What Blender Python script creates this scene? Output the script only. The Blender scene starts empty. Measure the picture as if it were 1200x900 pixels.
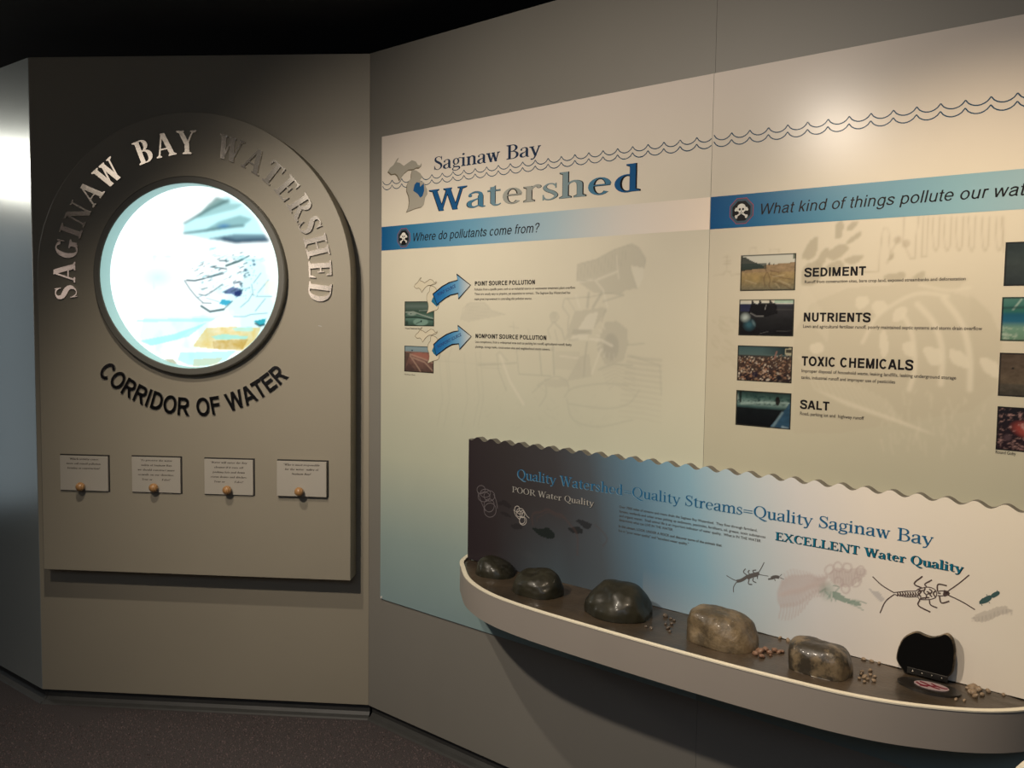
import bpy, bmesh, math, random
import numpy as np
from mathutils import Vector, Matrix, noise as mnoise

# ------------------------------------------------------------------ camera solve (metres, floor z=0)
F, PIT, ROL, HC = 1045.9, .0680, .0136, 1.5217
S = bpy.context.scene
COL = S.collection
cam_d = bpy.data.cameras.new('camera'); cam = bpy.data.objects.new('camera', cam_d); COL.objects.link(cam)
cam_d.sensor_width = 36; cam_d.lens = 36 * F / 1200; cam_d.clip_start = .02
cam.location = (0, 0, HC)
cam.rotation_mode = 'XYZ'
cam.matrix_world = Matrix.Translation((0, 0, HC)) @ Matrix.Rotation(math.pi/2 - PIT, 4, 'X') @ Matrix.Rotation(ROL, 4, 'Z')
S.camera = cam
S.view_settings.view_transform = 'Standard'; S.view_settings.look = 'None'
S.view_settings.gamma = 1; S.view_settings.use_curve_mapping = False
S.view_settings.exposure = 0.0

w = bpy.data.worlds.new('world'); S.world = w; w.use_nodes = True
w.node_tree.nodes['Background'].inputs[0].default_value = (.5, .6, .8, 1)
w.node_tree.nodes['Background'].inputs[1].default_value = .03

def spot(loc, target, power, color, size=60, blend=.8, r=.03):
    l = bpy.data.lights.new('spotlight', 'SPOT'); l.energy = power; l.color = color
    l.spot_size = math.radians(size); l.spot_blend = blend; l.shadow_soft_size = r
    o = bpy.data.objects.new('spotlight', l); COL.objects.link(o); o.location = loc
    o.rotation_euler = (Vector(target) - Vector(loc)).to_track_quat('-Z', 'Y').to_euler(); return o
def area(loc, target, power, color, sx, sy):
    l = bpy.data.lights.new('area_light', 'AREA'); l.energy = power; l.color = color
    l.shape = 'RECTANGLE'; l.size = sx; l.size_y = sy
    o = bpy.data.objects.new('area_light', l); COL.objects.link(o); o.location = loc
    o.rotation_euler = (Vector(target) - Vector(loc)).to_track_quat('-Z', 'Y').to_euler(); return o
WARM = (1, .87, .72); WARM2 = (1, .88, .72)
spot((-1.22, 1.14, 2.48), (.22, 2.60, .74), 145, WARM, 106, .88, .045)         # washes both walls from the middle of the room
spot((-1.08, 2.08, 2.50), (-.55, 3.0, .50), 62, WARM2, 104, .8, .025)      # close to the corner
spot((.42, 1.22, 2.50), (1.05, 2.0, .85), 84, (1, .81, .60), 80, .9, .03)   # over the curved shelf
area((-4.2, 4.05, 2.42), (-2.1, 3.6, 2.0), 9, (1, .94, .84), .5, .22)      # light from the left that gives the steel wall its highlight
area((-4.6, 4.25, 1.20), (-2.1, 3.6, .9), 1.3, (.78, .90, 1), .5, 1.9)      # added unseen cool fill, brightens the lower steel wall
area((-2.75, .95, 2.56), (-1.6, 3.0, 1.9), 1.5, (1, .86, .72), .7, .5)       # added weak light for the metal letters to reflect
area((-3.4, -3.1, 1.95), (-1, 3, 1.7), 3.6, (1, .84, .70), .9, .6)        # added light behind the viewer, mirrored in the right-hand letters
area((-5.9, -2.4, 1.8), (-1, 3, 1.7), 1.3, (1, .80, .72), .7, .6)  # added as well, a pinkish reflection for the left-hand letters
area((-.5, -1.2, 2.5), (-.5, -.6, 0), 22, (.66, .80, 1), 2.5, 1.2)        # added cool fill behind the viewer, for ambient light

# ------------------------------------------------------------------ geometry of the place
CX, CY, AA, AB = -.5321, 3.325, .0808, .7131
WAW = 1.3092; ZB, ZT = .055, 2.495
AC = math.atan2(.6138, .7895)
class Fr:
    def __init__(s, ox, oy, a):
        s.a = a; s.o = np.array([ox, oy, 0.]); s.r = np.array([math.cos(a), -math.sin(a), 0.]); s.n = np.array([s.r[1], -s.r[0], 0.])
    def w(s, x, d, z): return s.o + s.r*x + s.n*d + np.array([0, 0, z])
FB = Fr(CX, CY, AB)
LAX, LAY = CX - WAW*math.cos(AA), CY + WAW*math.sin(AA)
FA = Fr(LAX, LAY, AA)
FC = Fr(LAX - 3*math.cos(AC), LAY + 3*math.sin(AC), AC)
CAM = np.array([0, 0, HC])
def ray(px, py):
    c, s = math.cos(ROL), math.sin(ROL); dx, dy = px-600, py-450
    u = (dx*c + dy*s)/F; v = (-dx*s + dy*c)/F
    return np.array([u, math.cos(PIT) - v*math.sin(PIT), -math.sin(PIT) - v*math.cos(PIT)])
def un(fr, px, py, d=0.):
    D = ray(px, py); t = ((fr.o + fr.n*d - CAM) @ fr.n)/(D @ fr.n); P = CAM + D*t
    return float((P - fr.o) @ fr.r), float(P[2])
def unz(px, py, z):
    D = ray(px, py); return CAM + D*((z-HC)/D[2])
def loc(fr, P): return float((P-fr.o) @ fr.r), float((P-fr.o) @ fr.n)

# ------------------------------------------------------------------ materials
def mat(name, col, rough=.6, metal=0., bump=0., bscale=200., var=0., vscale=3., spec=.5, emit=None, es=1., coat=0., detail=4):
    m = bpy.data.materials.new(name); m.use_nodes = True; nt = m.node_tree; b = nt.nodes['Principled BSDF']
    b.inputs['Base Color'].default_value = (*col, 1); b.inputs['Roughness'].default_value = rough
    b.inputs['Metallic'].default_value = metal; b.inputs['Specular IOR Level'].default_value = spec
    b.inputs['Coat Weight'].default_value = coat; b.inputs['Coat Roughness'].default_value = .15
    tc = nt.nodes.new('ShaderNodeTexCoord')
    if var:
        n = nt.nodes.new('ShaderNodeTexNoise'); n.inputs['Scale'].default_value = vscale; n.inputs['Detail'].default_value = detail
        nt.links.new(tc.outputs['Object'], n.inputs['Vector'])
        r = nt.nodes.new('ShaderNodeMapRange'); r.inputs[1].default_value = .3; r.inputs[2].default_value = .7
        r.inputs[3].default_value = 1-var; r.inputs[4].default_value = 1+var
        nt.links.new(n.outputs[0], r.inputs[0])
        mx = nt.nodes.new('ShaderNodeVectorMath'); mx.operation = 'SCALE'; mx.inputs[0].default_value = col
        nt.links.new(r.outputs[0], mx.inputs['Scale']); nt.links.new(mx.outputs[0], b.inputs['Base Color'])
    if bump:
        n = nt.nodes.new('ShaderNodeTexNoise'); n.inputs['Scale'].default_value = bscale; n.inputs['Detail'].default_value = 3
        nt.links.new(tc.outputs['Object'], n.inputs['Vector'])
        bp = nt.nodes.new('ShaderNodeBump'); bp.inputs['Strength'].default_value = bump; bp.inputs['Distance'].default_value = .002
        nt.links.new(n.outputs[0], bp.inputs['Height']); nt.links.new(bp.outputs[0], b.inputs['Normal'])
    if emit:
        b.inputs['Emission Color'].default_value = (*emit, 1); b.inputs['Emission Strength'].default_value = es
    return m
def vmat(name, rough=.45, spec=.5, emit=0., coat=0.):
    m = mat(name, (.5, .5, .5), rough, spec=spec, coat=coat); nt = m.node_tree; b = nt.nodes['Principled BSDF']
    a = nt.nodes.new('ShaderNodeAttribute'); a.attribute_name = 'Col'
    nt.links.new(a.outputs['Color'], b.inputs['Base Color'])
    if emit:
        nt.links.new(a.outputs['Color'], b.inputs['Emission Color']); b.inputs['Emission Strength'].default_value = emit
        b.inputs['Base Color'].default_value = (0, 0, 0, 1); nt.links.remove(b.inputs['Base Color'].links[0])
    return m
M = {}
M['taupe'] = mat('taupe_laminate', (.275, .245, .188), .5, bump=.05, bscale=900, var=.03, vscale=2)
M['grey'] = mat('grey_laminate', (.203, .192, .168), .5, bump=.05, bscale=900, var=.03, vscale=2)
M['black'] = mat('black_ceiling', (.012, .012, .012), .9, var=.2, vscale=6)
M['carpet'] = mat('carpet', (.055, .045, .045), .95, bump=1, bscale=500, var=.5, vscale=260, detail=2)
M['tuft'] = mat('carpet_tuft', (.085, .063, .062), .95, var=.75, vscale=160, detail=1)
M['base'] = mat('vinyl_base', (.040, .040, .038), .55, var=.1, vscale=20)
M['dark'] = mat('dark_gap', (.02, .018, .016), .7)
M['edge'] = mat('board_edge', (.13, .12, .10), .6, var=.1, vscale=30)
M['cream'] = mat('cream_edge_band', (.72, .66, .52), .45, var=.04, vscale=20)
M['fascia'] = mat('fascia_laminate', (.26, .232, .205), .5, bump=.05, bscale=800, var=.03, vscale=4)
M['chrome'] = mat('polished_metal', (.80, .76, .70), .16, 1., bump=.05, bscale=60)
M['chrome_dark'] = mat('dark_polished_metal', (.30, .30, .32), .16, 1., bump=.05, bscale=60)
M['edge_ring'] = mat('ring_paint', (.105, .102, .088), .45)
M['print'] = vmat('printed_sheet', .24, .14)
M['print_gloss'] = vmat('printed_photo', .24, .3)
M['lit'] = vmat('backlit_print', .5, 0., emit=1.0)
M['glow_tube'] = mat('light_box_wall', (.45, .72, .70), .5)
def ink(name, c, rough=.3): M[name] = mat(name, c, rough, spec=.07); return M[name]
ink('ink_black', (.012, .011, .012)); ink('ink_navy', (.018, .035, .075)); ink('ink_blue', (.015, .085, .22))
ink('ink_teal', (.010, .13, .21)); ink('ink_white', (.62, .60, .55)); ink('ink_wave', (.020, .060, .11))
ink('ink_grey', (.33, .31, .26)); ink('ink_map', (.36, .32, .26)); ink('ink_line', (.15, .12, .08)); ink('ink_red', (.35, .06, .09))
ink('ink_pale', (.42, .40, .38)); ink('ink_body', (.06, .055, .05)); ink('ink_bug', (.085, .06, .055)); ink('ink_greygreen', (.10, .13, .125))
ink('ink_card', (.06, .05, .045)); ink('ink_headblue', (.014, .10, .22))
# brushed steel
m = mat('brushed_steel', (.50, .55, .54), .34, .62); M['steel'] = m
nt = m.node_tree; b = nt.nodes['Principled BSDF']; tc = nt.nodes.new('ShaderNodeTexCoord'); mp = nt.nodes.new('ShaderNodeMapping')
mp.inputs['Scale'].default_value = (90, 90, 1.2); n = nt.nodes.new('ShaderNodeTexNoise'); n.inputs['Scale'].default_value = 6; n.inputs['Detail'].default_value = 5
nt.links.new(tc.outputs['Object'], mp.inputs[0]); nt.links.new(mp.outputs[0], n.inputs['Vector'])
r = nt.nodes.new('ShaderNodeMapRange'); r.inputs[3].default_value = .18; r.inputs[4].default_value = .30
nt.links.new(n.outputs[0], r.inputs[0]); nt.links.new(r.outputs[0], b.inputs['Roughness'])
# wood
m = mat('knob_wood', (.45, .20, .07), .4, coat=.3); M['wood'] = m
nt = m.node_tree; b = nt.nodes['Principled BSDF']; tc = nt.nodes.new('ShaderNodeTexCoord'); wv = nt.nodes.new('ShaderNodeTexWave')
wv.inputs['Scale'].default_value = 60; wv.inputs['Distortion'].default_value = 4
cr = nt.nodes.new('ShaderNodeValToRGB'); cr.color_ramp.elements[0].color = (.27, .135, .045, 1); cr.color_ramp.elements[1].color = (.42, .23, .095, 1)
nt.links.new(tc.outputs['Object'], wv.inputs[0]); nt.links.new(wv.outputs[0], cr.inputs[0]); nt.links.new(cr.outputs[0], b.inputs['Base Color'])
def rockmat(name, c1, c2, scale, rough, coat, lo=.42, hi=.6, bst=.35):
    m = mat(name, c1, rough, coat=coat); nt = m.node_tree; b = nt.nodes['Principled BSDF']; tc = nt.nodes.new('ShaderNodeTexCoord')
    n = nt.nodes.new('ShaderNodeTexNoise'); n.inputs['Scale'].default_value = scale; n.inputs['Detail'].default_value = 7; n.inputs['Roughness'].default_value = .65
    cr = nt.nodes.new('ShaderNodeValToRGB'); cr.color_ramp.elements[0].position = lo; cr.color_ramp.elements[1].position = hi
    cr.color_ramp.elements[0].color = (*c1, 1); cr.color_ramp.elements[1].color = (*c2, 1)
    nt.links.new(tc.outputs['Object'], n.inputs['Vector']); nt.links.new(n.outputs[0], cr.inputs[0]); nt.links.new(cr.outputs[0], b.inputs['Base Color'])
    bp = nt.nodes.new('ShaderNodeBump'); bp.inputs['Strength'].default_value = bst; bp.inputs['Distance'].default_value = .003
    n2 = nt.nodes.new('ShaderNodeTexNoise'); n2.inputs['Scale'].default_value = 90; n2.inputs['Detail'].default_value = 3
    nt.links.new(tc.outputs['Object'], n2.inputs['Vector']); nt.links.new(n2.outputs[0], bp.inputs['Height']); nt.links.new(bp.outputs[0], b.inputs['Normal'])
    b.inputs['Coat Roughness'].default_value = .12; M[name] = m
    if name == 'rock_dark': b.inputs['Specular IOR Level'].default_value = .32
    return m
rockmat('rock_dark', (.012, .011, .0065), (.022, .020, .012), 9, .36, .12, bst=.06)
rockmat('rock_tan', (.060, .043, .022), (.165, .120, .066), 15, .5, .12, .42, .60, .7)
rockmat('rock_mottled', (.028, .021, .012), (.150, .110, .062), 19, .45, .2, .47, .58)
rockmat('bed', (.024, .017, .010), (.072, .050, .030), 6, .42, .35, .35, .7)
rockmat('peb_tan', (.19, .125, .07), (.30, .22, .14), 80, .5, .3)
rockmat('peb_red', (.15, .07, .04), (.26, .15, .09), 80, .5, .3)
rockmat('peb_dark', (.04, .03, .02), (.14, .10, .07), 80, .5, .3)

# ------------------------------------------------------------------ object helpers
def meta(o, label=None, cat=None, group=None, kind=None):
    if label: o['label'] = label
    if cat: o['category'] = cat
    if group: o['group'] = group
    if kind: o['kind'] = kind
    return o
class Thing:
    """an Empty at (x,d,z) of a wall frame; its parts are built in frame coordinates"""
    def __init__(s, name, fr, x, d, z, label, cat, group=None):
        s.fr, s.x, s.d, s.z = fr, x, d, z
        s.o = bpy.data.objects.new(name, None); COL.objects.link(s.o); s.o.empty_display_size = .05
        s.o.location = fr.w(x, d, z); s.o.rotation_euler = (0, 0, -fr.a); meta(s.o, label, cat, group)
    def L(s, x, d, z): return (x-s.x, -(d-s.d), z-s.z)
def mk(name, verts, faces, material, parent=None, smooth=False, cols=None):
    me = bpy.data.meshes.new(name); me.from_pydata([tuple(map(float, v)) for v in verts], [], faces); me.update()
    if material: me.materials.append(material)
    o = bpy.data.objects.new(name, me); COL.objects.link(o)
    if parent is not None: o.parent = parent
    if smooth: me.polygons.foreach_set('use_smooth', [True]*len(me.polygons))
    if cols is not None:
        a = me.color_attributes.new('Col', 'FLOAT_COLOR', 'POINT')
        c = np.ones((len(verts), 4), np.float32); c[:, :3] = np.asarray(cols)[:, :3]; a.data.foreach_set('color', c.ravel())
    return o
class MB:
    def __init__(s): s.v = []; s.f = []; s.c = []
    def add(s, vs, fs, col=None):
        k = len(s.v); s.v += [tuple(v) for v in vs]; s.f += [tuple(i+k for i in f) for f in fs]
        if col is not None: s.c += [col]*len(vs)
    def box(s, x0, x1, y0, y1, z0, z1):
        vs = [(x, y, z) for x in (x0, x1) for y in (y0, y1) for z in (z0, z1)]
        s.add(vs, [(0, 1, 3, 2), (4, 6, 7, 5), (0, 4, 5, 1), (2, 3, 7, 6), (0, 2, 6, 4), (1, 5, 7, 3)])
    def obj(s, name, material, parent=None, smooth=False): return mk(name, s.v, s.f, material, parent, smooth, s.c if s.c else None)
def bevel(o, wdt, seg=2):
    m = o.modifiers.new('bevel', 'BEVEL'); m.width = wdt; m.segments = seg; m.limit_method = 'ANGLE'; m.angle_limit = math.radians(40); return o
def prism(T, poly, d0, d1, name, material, bev=0.):
    """poly (x,z) counterclockwise seen from the front, extruded from depth d0 (back) to d1 (front)"""
    n = len(poly); vs = [T.L(x, d1, z) for x, z in poly] + [T.L(x, d0, z) for x, z in poly]
    fs = [tuple(range(n)), tuple(range(2*n-1, n-1, -1))] + [(i, i+n, (i+1) % n+n, (i+1) % n) for i in range(n)]
    o = mk(name, vs, fs, material, T.o)
    if bev: bevel(o, bev)
    return o

# ------------------------------------------------------------------ lettering
# sans: the built-in font turned into meshes ; serif: drawn here stroke by stroke
_sc = {}
def sans(txt, bold=0.):
    """verts(2D), faces for a line of sans text, cap height 1"""
    k = (txt, bold)
    if k in _sc: return _sc[k]
    def raw(t):
        cu = bpy.data.curves.new('t', 'FONT'); cu.body = t; cu.size = 1; cu.fill_mode = 'FRONT'; cu.offset = bold; cu.resolution_u = 3
        ob = bpy.data.objects.new('t', cu); COL.objects.link(ob); dg = bpy.context.evaluated_depsgraph_get(); dg.update()
        me = bpy.data.meshes.new_from_object(ob.evaluated_get(dg)); vs = [(v.co.x, v.co.y) for v in me.vertices]; fs = [tuple(p.vertices) for p in me.polygons]
        bpy.data.objects.remove(ob); bpy.data.curves.remove(cu); bpy.data.meshes.remove(me); return vs, fs
    if 'cap' not in _sc:
        v, _ = raw('H'); _sc['cap'] = max(p[1] for p in v)
    v, f = raw(txt); c = _sc['cap']; x0 = min(p[0] for p in v)
    v = [((x-x0)/c, y/c) for x, y in v]; _sc[k] = (v, f); return _sc[k]

class G:
    def __init__(s, T, t): s.T, s.t, s.p = T, t, []
    def poly(s, pts): s.p.append((list(pts), [tuple(range(len(pts)))]))
    def st(s, x, y0, y1, w=None): w = (w or s.T)/2; s.poly([(x-w, y0), (x+w, y0), (x+w, y1), (x-w, y1)])
    def hb(s, x0, x1, y, w=None): w = (w or s.t)/2; s.poly([(x0, y-w), (x1, y-w), (x1, y+w), (x0, y+w)])
    def dg(s, x0, y0, x1, y1, w): s.poly([(x0-w/2, y0), (x0+w/2, y0), (x1+w/2, y1), (x1-w/2, y1)])
    def sf(s, x, y, w=None, up=1, W=None, l=1, r=1):
        w = (w or s.T)/2; W = W or .10; t = s.t*.85; b = .045
        s.poly(([(x-w-W*l, y), (x+w+W*r, y), (x+w+W*r, y+up*t), (x+w, y+up*(t+b)), (x-w, y+up*(t+b)), (x-w-W*l, y+up*t)])[::1 if up > 0 else -1])
    def arc(s, cx, cy, rx, ry, a0, a1, wx=None, wy=None, n=16):
        wx = wx or s.T; wy = wy or s.t; vs = []; fs = []
        for i in range(n+1):
            a = math.radians(a0+(a1-a0)*i/n); c, q = math.cos(a), math.sin(a)
            vs += [(cx+rx*c, cy+ry*q), (cx+(rx-wx)*c, cy+(ry-wy)*q)]
        d = 1 if a1 > a0 else -1
        for i in range(n): f = (2*i, 2*i+2, 2*i+3, 2*i+1); fs.append(f if d > 0 else f[::-1])
        s.p.append((vs, fs))
    def sp(s, pts, n=5):
        P = [np.array(p, float) for p in pts]; P = [2*P[0]-P[1]] + P + [2*P[-1]-P[-2]]; C = []
        for i in range(1, len(P)-2):
            for k in range(n):
                t = k/n; C.append(.5*((2*P[i]) + (-P[i-1]+P[i+1])*t + (2*P[i-1]-5*P[i]+4*P[i+1]-P[i+2])*t*t + (-P[i-1]+3*P[i]-3*P[i+1]+P[i+2])*t**3))
        C.append(P[-2]); vs = []
        for i, c in enumerate(C):
            a = C[max(0, i-1)]; b = C[min(len(C)-1, i+1)]; d = b[:2]-a[:2]; d = d/(np.hypot(*d)+1e-9); nn = np.array([-d[1], d[0]])*max(c[2], .01)/2
            vs += [tuple(c[:2]-nn), tuple(c[:2]+nn)]
        s.p.append((vs, [(2*i, 2*i+2, 2*i+3, 2*i+1) for i in range(len(C)-1)]))
    def dot(s, x, y, r): s.poly([(x+r*math.cos(i*math.pi/6), y+r*math.sin(i*math.pi/6)) for i in range(12)])
def glyph(ch, T, t):
    g = G(T, t); X = .66; h = T/2; w = None
    if ch == 'S':
        k = T/.15; g.sp([(.50, .80, .04), (.43, .93, .05*k), (.28, .975, .045), (.13, .88, .10*k), (.14, .69, .14*k), (.30, .54, .17*k), (.45, .40, .15*k), (.485, .20, .11*k), (.33, .025, .045), (.16, .05, .05), (.075, .22, .04)])
        g.st(.505, .70, .99, .035); g.st(.065, .01, .32, .035); w = .58
    elif ch == 'A':
        g.dg(.09, .02, .37, 1, t*1.3); g.dg(.68, .02, .40, 1, T*1.08); g.hb(.17, .60, .33); g.sf(.09, 0, t, W=.085); g.sf(.68, 0, T, W=.08); w = .80
    elif ch in 'GCO':
        a = {'G': (42, 300), 'C': (42, 318), 'O': (0, 360)}[ch]; g.arc(.42, .5, .39, .515, *a, wx=T*1.05, n=26)
        if ch != 'O': g.st(.715, .66, .99, .04); w = .78
        if ch == 'G': g.st(.66, .06, .42); g.sf(.66, .42, T, up=-1, W=.09); g.sp([(.61, .03, .05), (.68, .09, .05)]); w = .84
        if ch == 'O': w = .84
    elif ch == 'Q':
        g.arc(.42, .5, .39, .515, 0, 360, wx=T*1.05, n=26); g.sp([(.36, -.01, .05), (.50, -.10, T*.8), (.68, -.19, T*.9), (.86, -.21, .03)]); w = .84
    elif ch == 'I': g.st(.2, 0, 1); g.sf(.2, 0); g.sf(.2, 1, up=-1); w = .40
    elif ch == 'N':
        g.st(.16, 0, 1, t*1.3); g.dg(.72, .0, .17, 1, T*1.1); g.st(.74, 0, 1, t*1.3); g.sf(.16, 0, t); g.sf(.13, 1, T, up=-1, W=.06); g.sf(.74, 1, t, up=-1); w = .88
    elif ch == 'W':
        for o in (0, .40): g.dg(.14+o, 1, .36+o, 0, T*1.05); g.dg(.35+o, 0, .55+o, 1, t*1.3)
        g.sf(.14, 1, T, up=-1, W=.08); g.sf(.54, 1, T, up=-1, W=.05); g.sf(.96, 1, t, up=-1); w = 1.08
    elif ch == 'B':
        g.st(.19, 0, 1); g.sf(.19, 0, r=0); g.sf(.19, 1, up=-1, r=0); g.hb(.2, .40, 1-t/2); g.hb(.2, .40, .53); g.hb(.2, .40, t/2)
        g.arc(.36, .765, .26, .235, -90, 90, wx=T*.95); g.arc(.36, .275, .32, .275, -90, 90, wx=T); w = .72
    elif ch in 'PR':
        g.st(.19, 0, 1); g.sf(.19, 0); g.sf(.19, 1, up=-1, r=0); g.hb(.2, .38, 1-t/2); g.hb(.2, .38, .46); g.arc(.36, .73, .30, .27, -90, 90, wx=T); w = .66
        if ch == 'R': g.dg(.70, 0, .40, .48, T*1.1); g.sf(.71, 0, T*.8, W=.06, l=0); w = .78
    elif ch == 'D':
        g.st(.19, 0, 1); g.sf(.19, 0, r=0); g.sf(.19, 1, up=-1, r=0); g.hb(.2, .36, 1-t/2); g.hb(.2, .36, t/2); g.arc(.34, .5, .44, .5, -90, 90, wx=T*1.05, n=20); w = .84
    elif ch == 'Y': g.st(.40, 0, .48); g.sf(.40, 0); g.dg(.12, 1, .40, .42, T*1.1); g.dg(.68, 1, .42, .44, t*1.3); g.sf(.12, 1, T, up=-1, W=.07); g.sf(.69, 1, t, up=-1); w = .80
    elif ch == 'T':
        g.st(.36, 0, 1); g.sf(.36, 0); g.hb(.03, .69, 1-t*.6, t*1.2); g.poly([(.03, .74), (.06, .74), (.12, .97), (.03, .97)]); g.poly([(.66, .74), (.69, .74), (.69, .97), (.60, .97)]); w = .72
    elif ch in 'EL':
        g.st(.19, 0, 1); g.sf(.19, 0, r=0); g.sf(.19, 1, up=-1, r=0 if ch == 'E' else 1); g.hb(.2, .64, t*.6, t*1.2); g.poly([(.63, 0), (.66, 0), (.69, .28), (.66, .28), (.56, .05)])
        if ch == 'E': g.hb(.2, .60, 1-t*.6, t*1.2); g.poly([(.58, .76), (.61, .76), (.61, 1), (.58, 1), (.52, .95)]); g.hb(.2, .46, .52); g.st(.46, .38, .66, .035)
        w = .72 if ch == 'E' else .70
    elif ch == 'H':
        for x in (.19, .70): g.st(x, 0, 1); g.sf(x, 0); g.sf(x, 1, up=-1)
        g.hb(.2, .70, .52); w = .89
    elif ch == 'X': g.dg(.68, 0, .14, 1, T*1.1); g.dg(.10, 0, .66, 1, t*1.3); g.sf(.68, 0, T, W=.06); g.sf(.14, 1, T, up=-1, W=.06); g.sf(.10, 0, t); g.sf(.67, 1, t, up=-1); w = .82
    elif ch == '=': g.hb(.05, .62, .28, .045); g.hb(.05, .62, .48, .045); w = .67
    elif ch == 'a':
        g.st(.39, .06, .50); g.sp([(.39, .44, T), (.38, .60, .10), (.25, .665, t*1.1), (.11, .60, .06), (.09, .52, .09)]); g.dot(.105, .52, T*.36)
        g.sp([(.39, .40, .04), (.25, .34, .06), (.09, .24, T*.9), (.09, .09, T*.9), (.21, .02, .06), (.36, .10, .04)]); g.sp([(.39, .10, T), (.44, .02, .07), (.52, .03, .03)]); w = .54
    elif ch == 'e': g.arc(.29, .33, .255, .345, 12, 318, wx=T*.95); g.hb(.09, .52, .37); w = .56
    elif ch == 'g':
        g.arc(.26, .43, .20, .24, 0, 360, wx=T*.75); g.sp([(.38, .61, .04), (.47, .66, .06), (.55, .64, .07)]); g.sp([(.17, .22, .05), (.11, .12, .07), (.22, .05, .09), (.42, .02, .10), (.47, -.10, .08), (.30, -.22, .05), (.10, -.19, .06), (.06, -.08, .06), (.17, .03, .04)]); w = .55
    elif ch == 'i': g.st(.15, 0, .64); g.sf(.15, 0, W=.07); g.sf(.15, .66, up=-1, W=.07, r=0); g.dot(.15, .88, T*.55); w = .31
    elif ch == 'l': g.st(.15, 0, 1.04); g.sf(.15, 0, W=.07); g.sf(.15, 1.05, up=-1, W=.07, r=0); w = .31
    elif ch == 't': g.st(.18, .1, .80, T*.95); g.hb(.03, .38, .64); g.poly([(.03, .64), (.18+h, .64), (.18+h, .86), (.12, .72)]); g.sp([(.18, .14, T*.95), (.22, .03, .08), (.32, .02, .05), (.39, .08, .03)]); w = .40
    elif ch in 'nrmh':
        top = 1.04 if ch == 'h' else .64; g.st(.15, 0, top); g.sf(.15, 0, W=.07); g.sf(.15, top+.01, up=-1, W=.07, r=0)
        if ch == 'r': g.sp([(.17, .42, .05), (.24, .58, .07), (.34, .65, .08), (.40, .62, .10)]); g.dot(.39, .59, T*.42); w = .44
        else:
            for k in range(2 if ch == 'm' else 1):
                o = .33*k; g.sp([(.17+o, .46, .04), (.25+o, .60, .06), (.36+o, .65, .08), (.465+o, .56, T), (.48+o, .42, T)]); g.st(.48+o, 0, .46); g.sf(.48+o, 0, W=.07)
            w = .95 if ch == 'm' else .63
    elif ch == 'u': g.st(.15, .16, .64); g.sf(.15, .66, up=-1, W=.07, r=0); g.st(.47, 0, .64); g.sf(.47, .66, up=-1, W=.07, r=0); g.sf(.47, 0, W=.07, l=0); g.sp([(.15, .22, T), (.18, .07, .10), (.28, .01, .07), (.38, .06, .05), (.46, .18, .04)]); w = .62
    elif ch == 's':
        k = T/.15; g.sp([(.35, .54, .03), (.28, .64, .05), (.17, .64, .05), (.09, .53, .09*k), (.15, .40, .12*k), (.30, .28, .12*k), (.36, .14, .09*k), (.24, .015, .045), (.11, .04, .05), (.06, .16, .03)])
        g.st(.355, .46, .66, .03); g.st(.055, 0, .22, .03); w = .43
    elif ch == 'w':
        for o in (0, .27): g.dg(.10+o, .65, .26+o, 0, T*.95); g.dg(.25+o, 0, .39+o, .65, t*1.3)
        g.sf(.10, .66, T, up=-1, W=.05); g.sf(.37, .66, T, up=-1, W=.03); g.sf(.67, .66, t, up=-1, W=.06); w = .76
    elif ch == 'y': g.dg(.10, .65, .30, 0, T*.95); g.sp([(.49, .65, t*1.4), (.32, .10, t*1.6), (.22, -.16, .07), (.08, -.22, .08)]); g.dot(.09, -.20, T*.35); g.sf(.10, .66, T, up=-1, W=.06); g.sf(.49, .66, t, up=-1, W=.06); w = .56
    elif ch == 'd':
        g.st(.43, .02, 1.04); g.sf(.43, 1.05, up=-1, W=.07, r=0); g.sf(.43, 0, W=.08, l=0); g.arc(.31, .325, .26, .345, 55, 305, wx=T*.95); w = .60
    elif ch == 'o': g.arc(.30, .325, .26, .345, 0, 360, wx=T*.95); w = .60
    elif ch == 'c': g.arc(.29, .325, .255, .345, 45, 318, wx=T*.95); g.dot(.44, .53, T*.42); w = .54
    elif ch == 'p': g.st(.16, -.28, .64); g.sf(.16, -.29, W=.07); g.sf(.16, .66, up=-1, W=.07, r=0); g.arc(.30, .325, .26, .345, -128, 128, wx=T*.95); w = .60
    elif ch == 'b': g.st(.15, .02, 1.04); g.sf(.15, 1.05, up=-1, W=.07, r=0); g.arc(.29, .325, .26, .345, -128, 128, wx=T*.95); w = .60
    elif ch == 'f': g.st(.18, 0, .82, T*.95); g.sf(.18, 0, W=.08); g.hb(.03, .40, .64); g.sp([(.18, .80, T*.95), (.22, .96, .10), (.32, 1.04, .06), (.41, 1.0, .09)]); w = .38
    elif ch == 'v': g.dg(.10, .65, .29, 0, T*.95); g.dg(.48, .65, .29, 0, t*1.3); g.sf(.10, .66, T, up=-1, W=.06); g.sf(.48, .66, t, up=-1, W=.06); w = .56
    elif ch == 'k': g.st(.15, 0, 1.04); g.sf(.15, 0, W=.07); g.sf(.15, 1.05, up=-1, W=.07, r=0); g.dg(.18, .30, .46, .64, t*1.4); g.dg(.50, 0, .28, .40, T); g.sf(.50, 0, T, W=.05); g.sf(.46, .66, t, up=-1, W=.07); w = .62
    elif ch == 'F': g.st(.19, 0, 1); g.sf(.19, 0); g.sf(.19, 1, up=-1, r=0); g.hb(.2, .60, 1-t*.6, t*1.2); g.poly([(.58, .76), (.61, .76), (.61, 1), (.58, 1), (.52, .95)]); g.hb(.2, .46, .52); w = .64
    elif ch == ' ': w = .32
    else: w = .5
    return g.p, w
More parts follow.
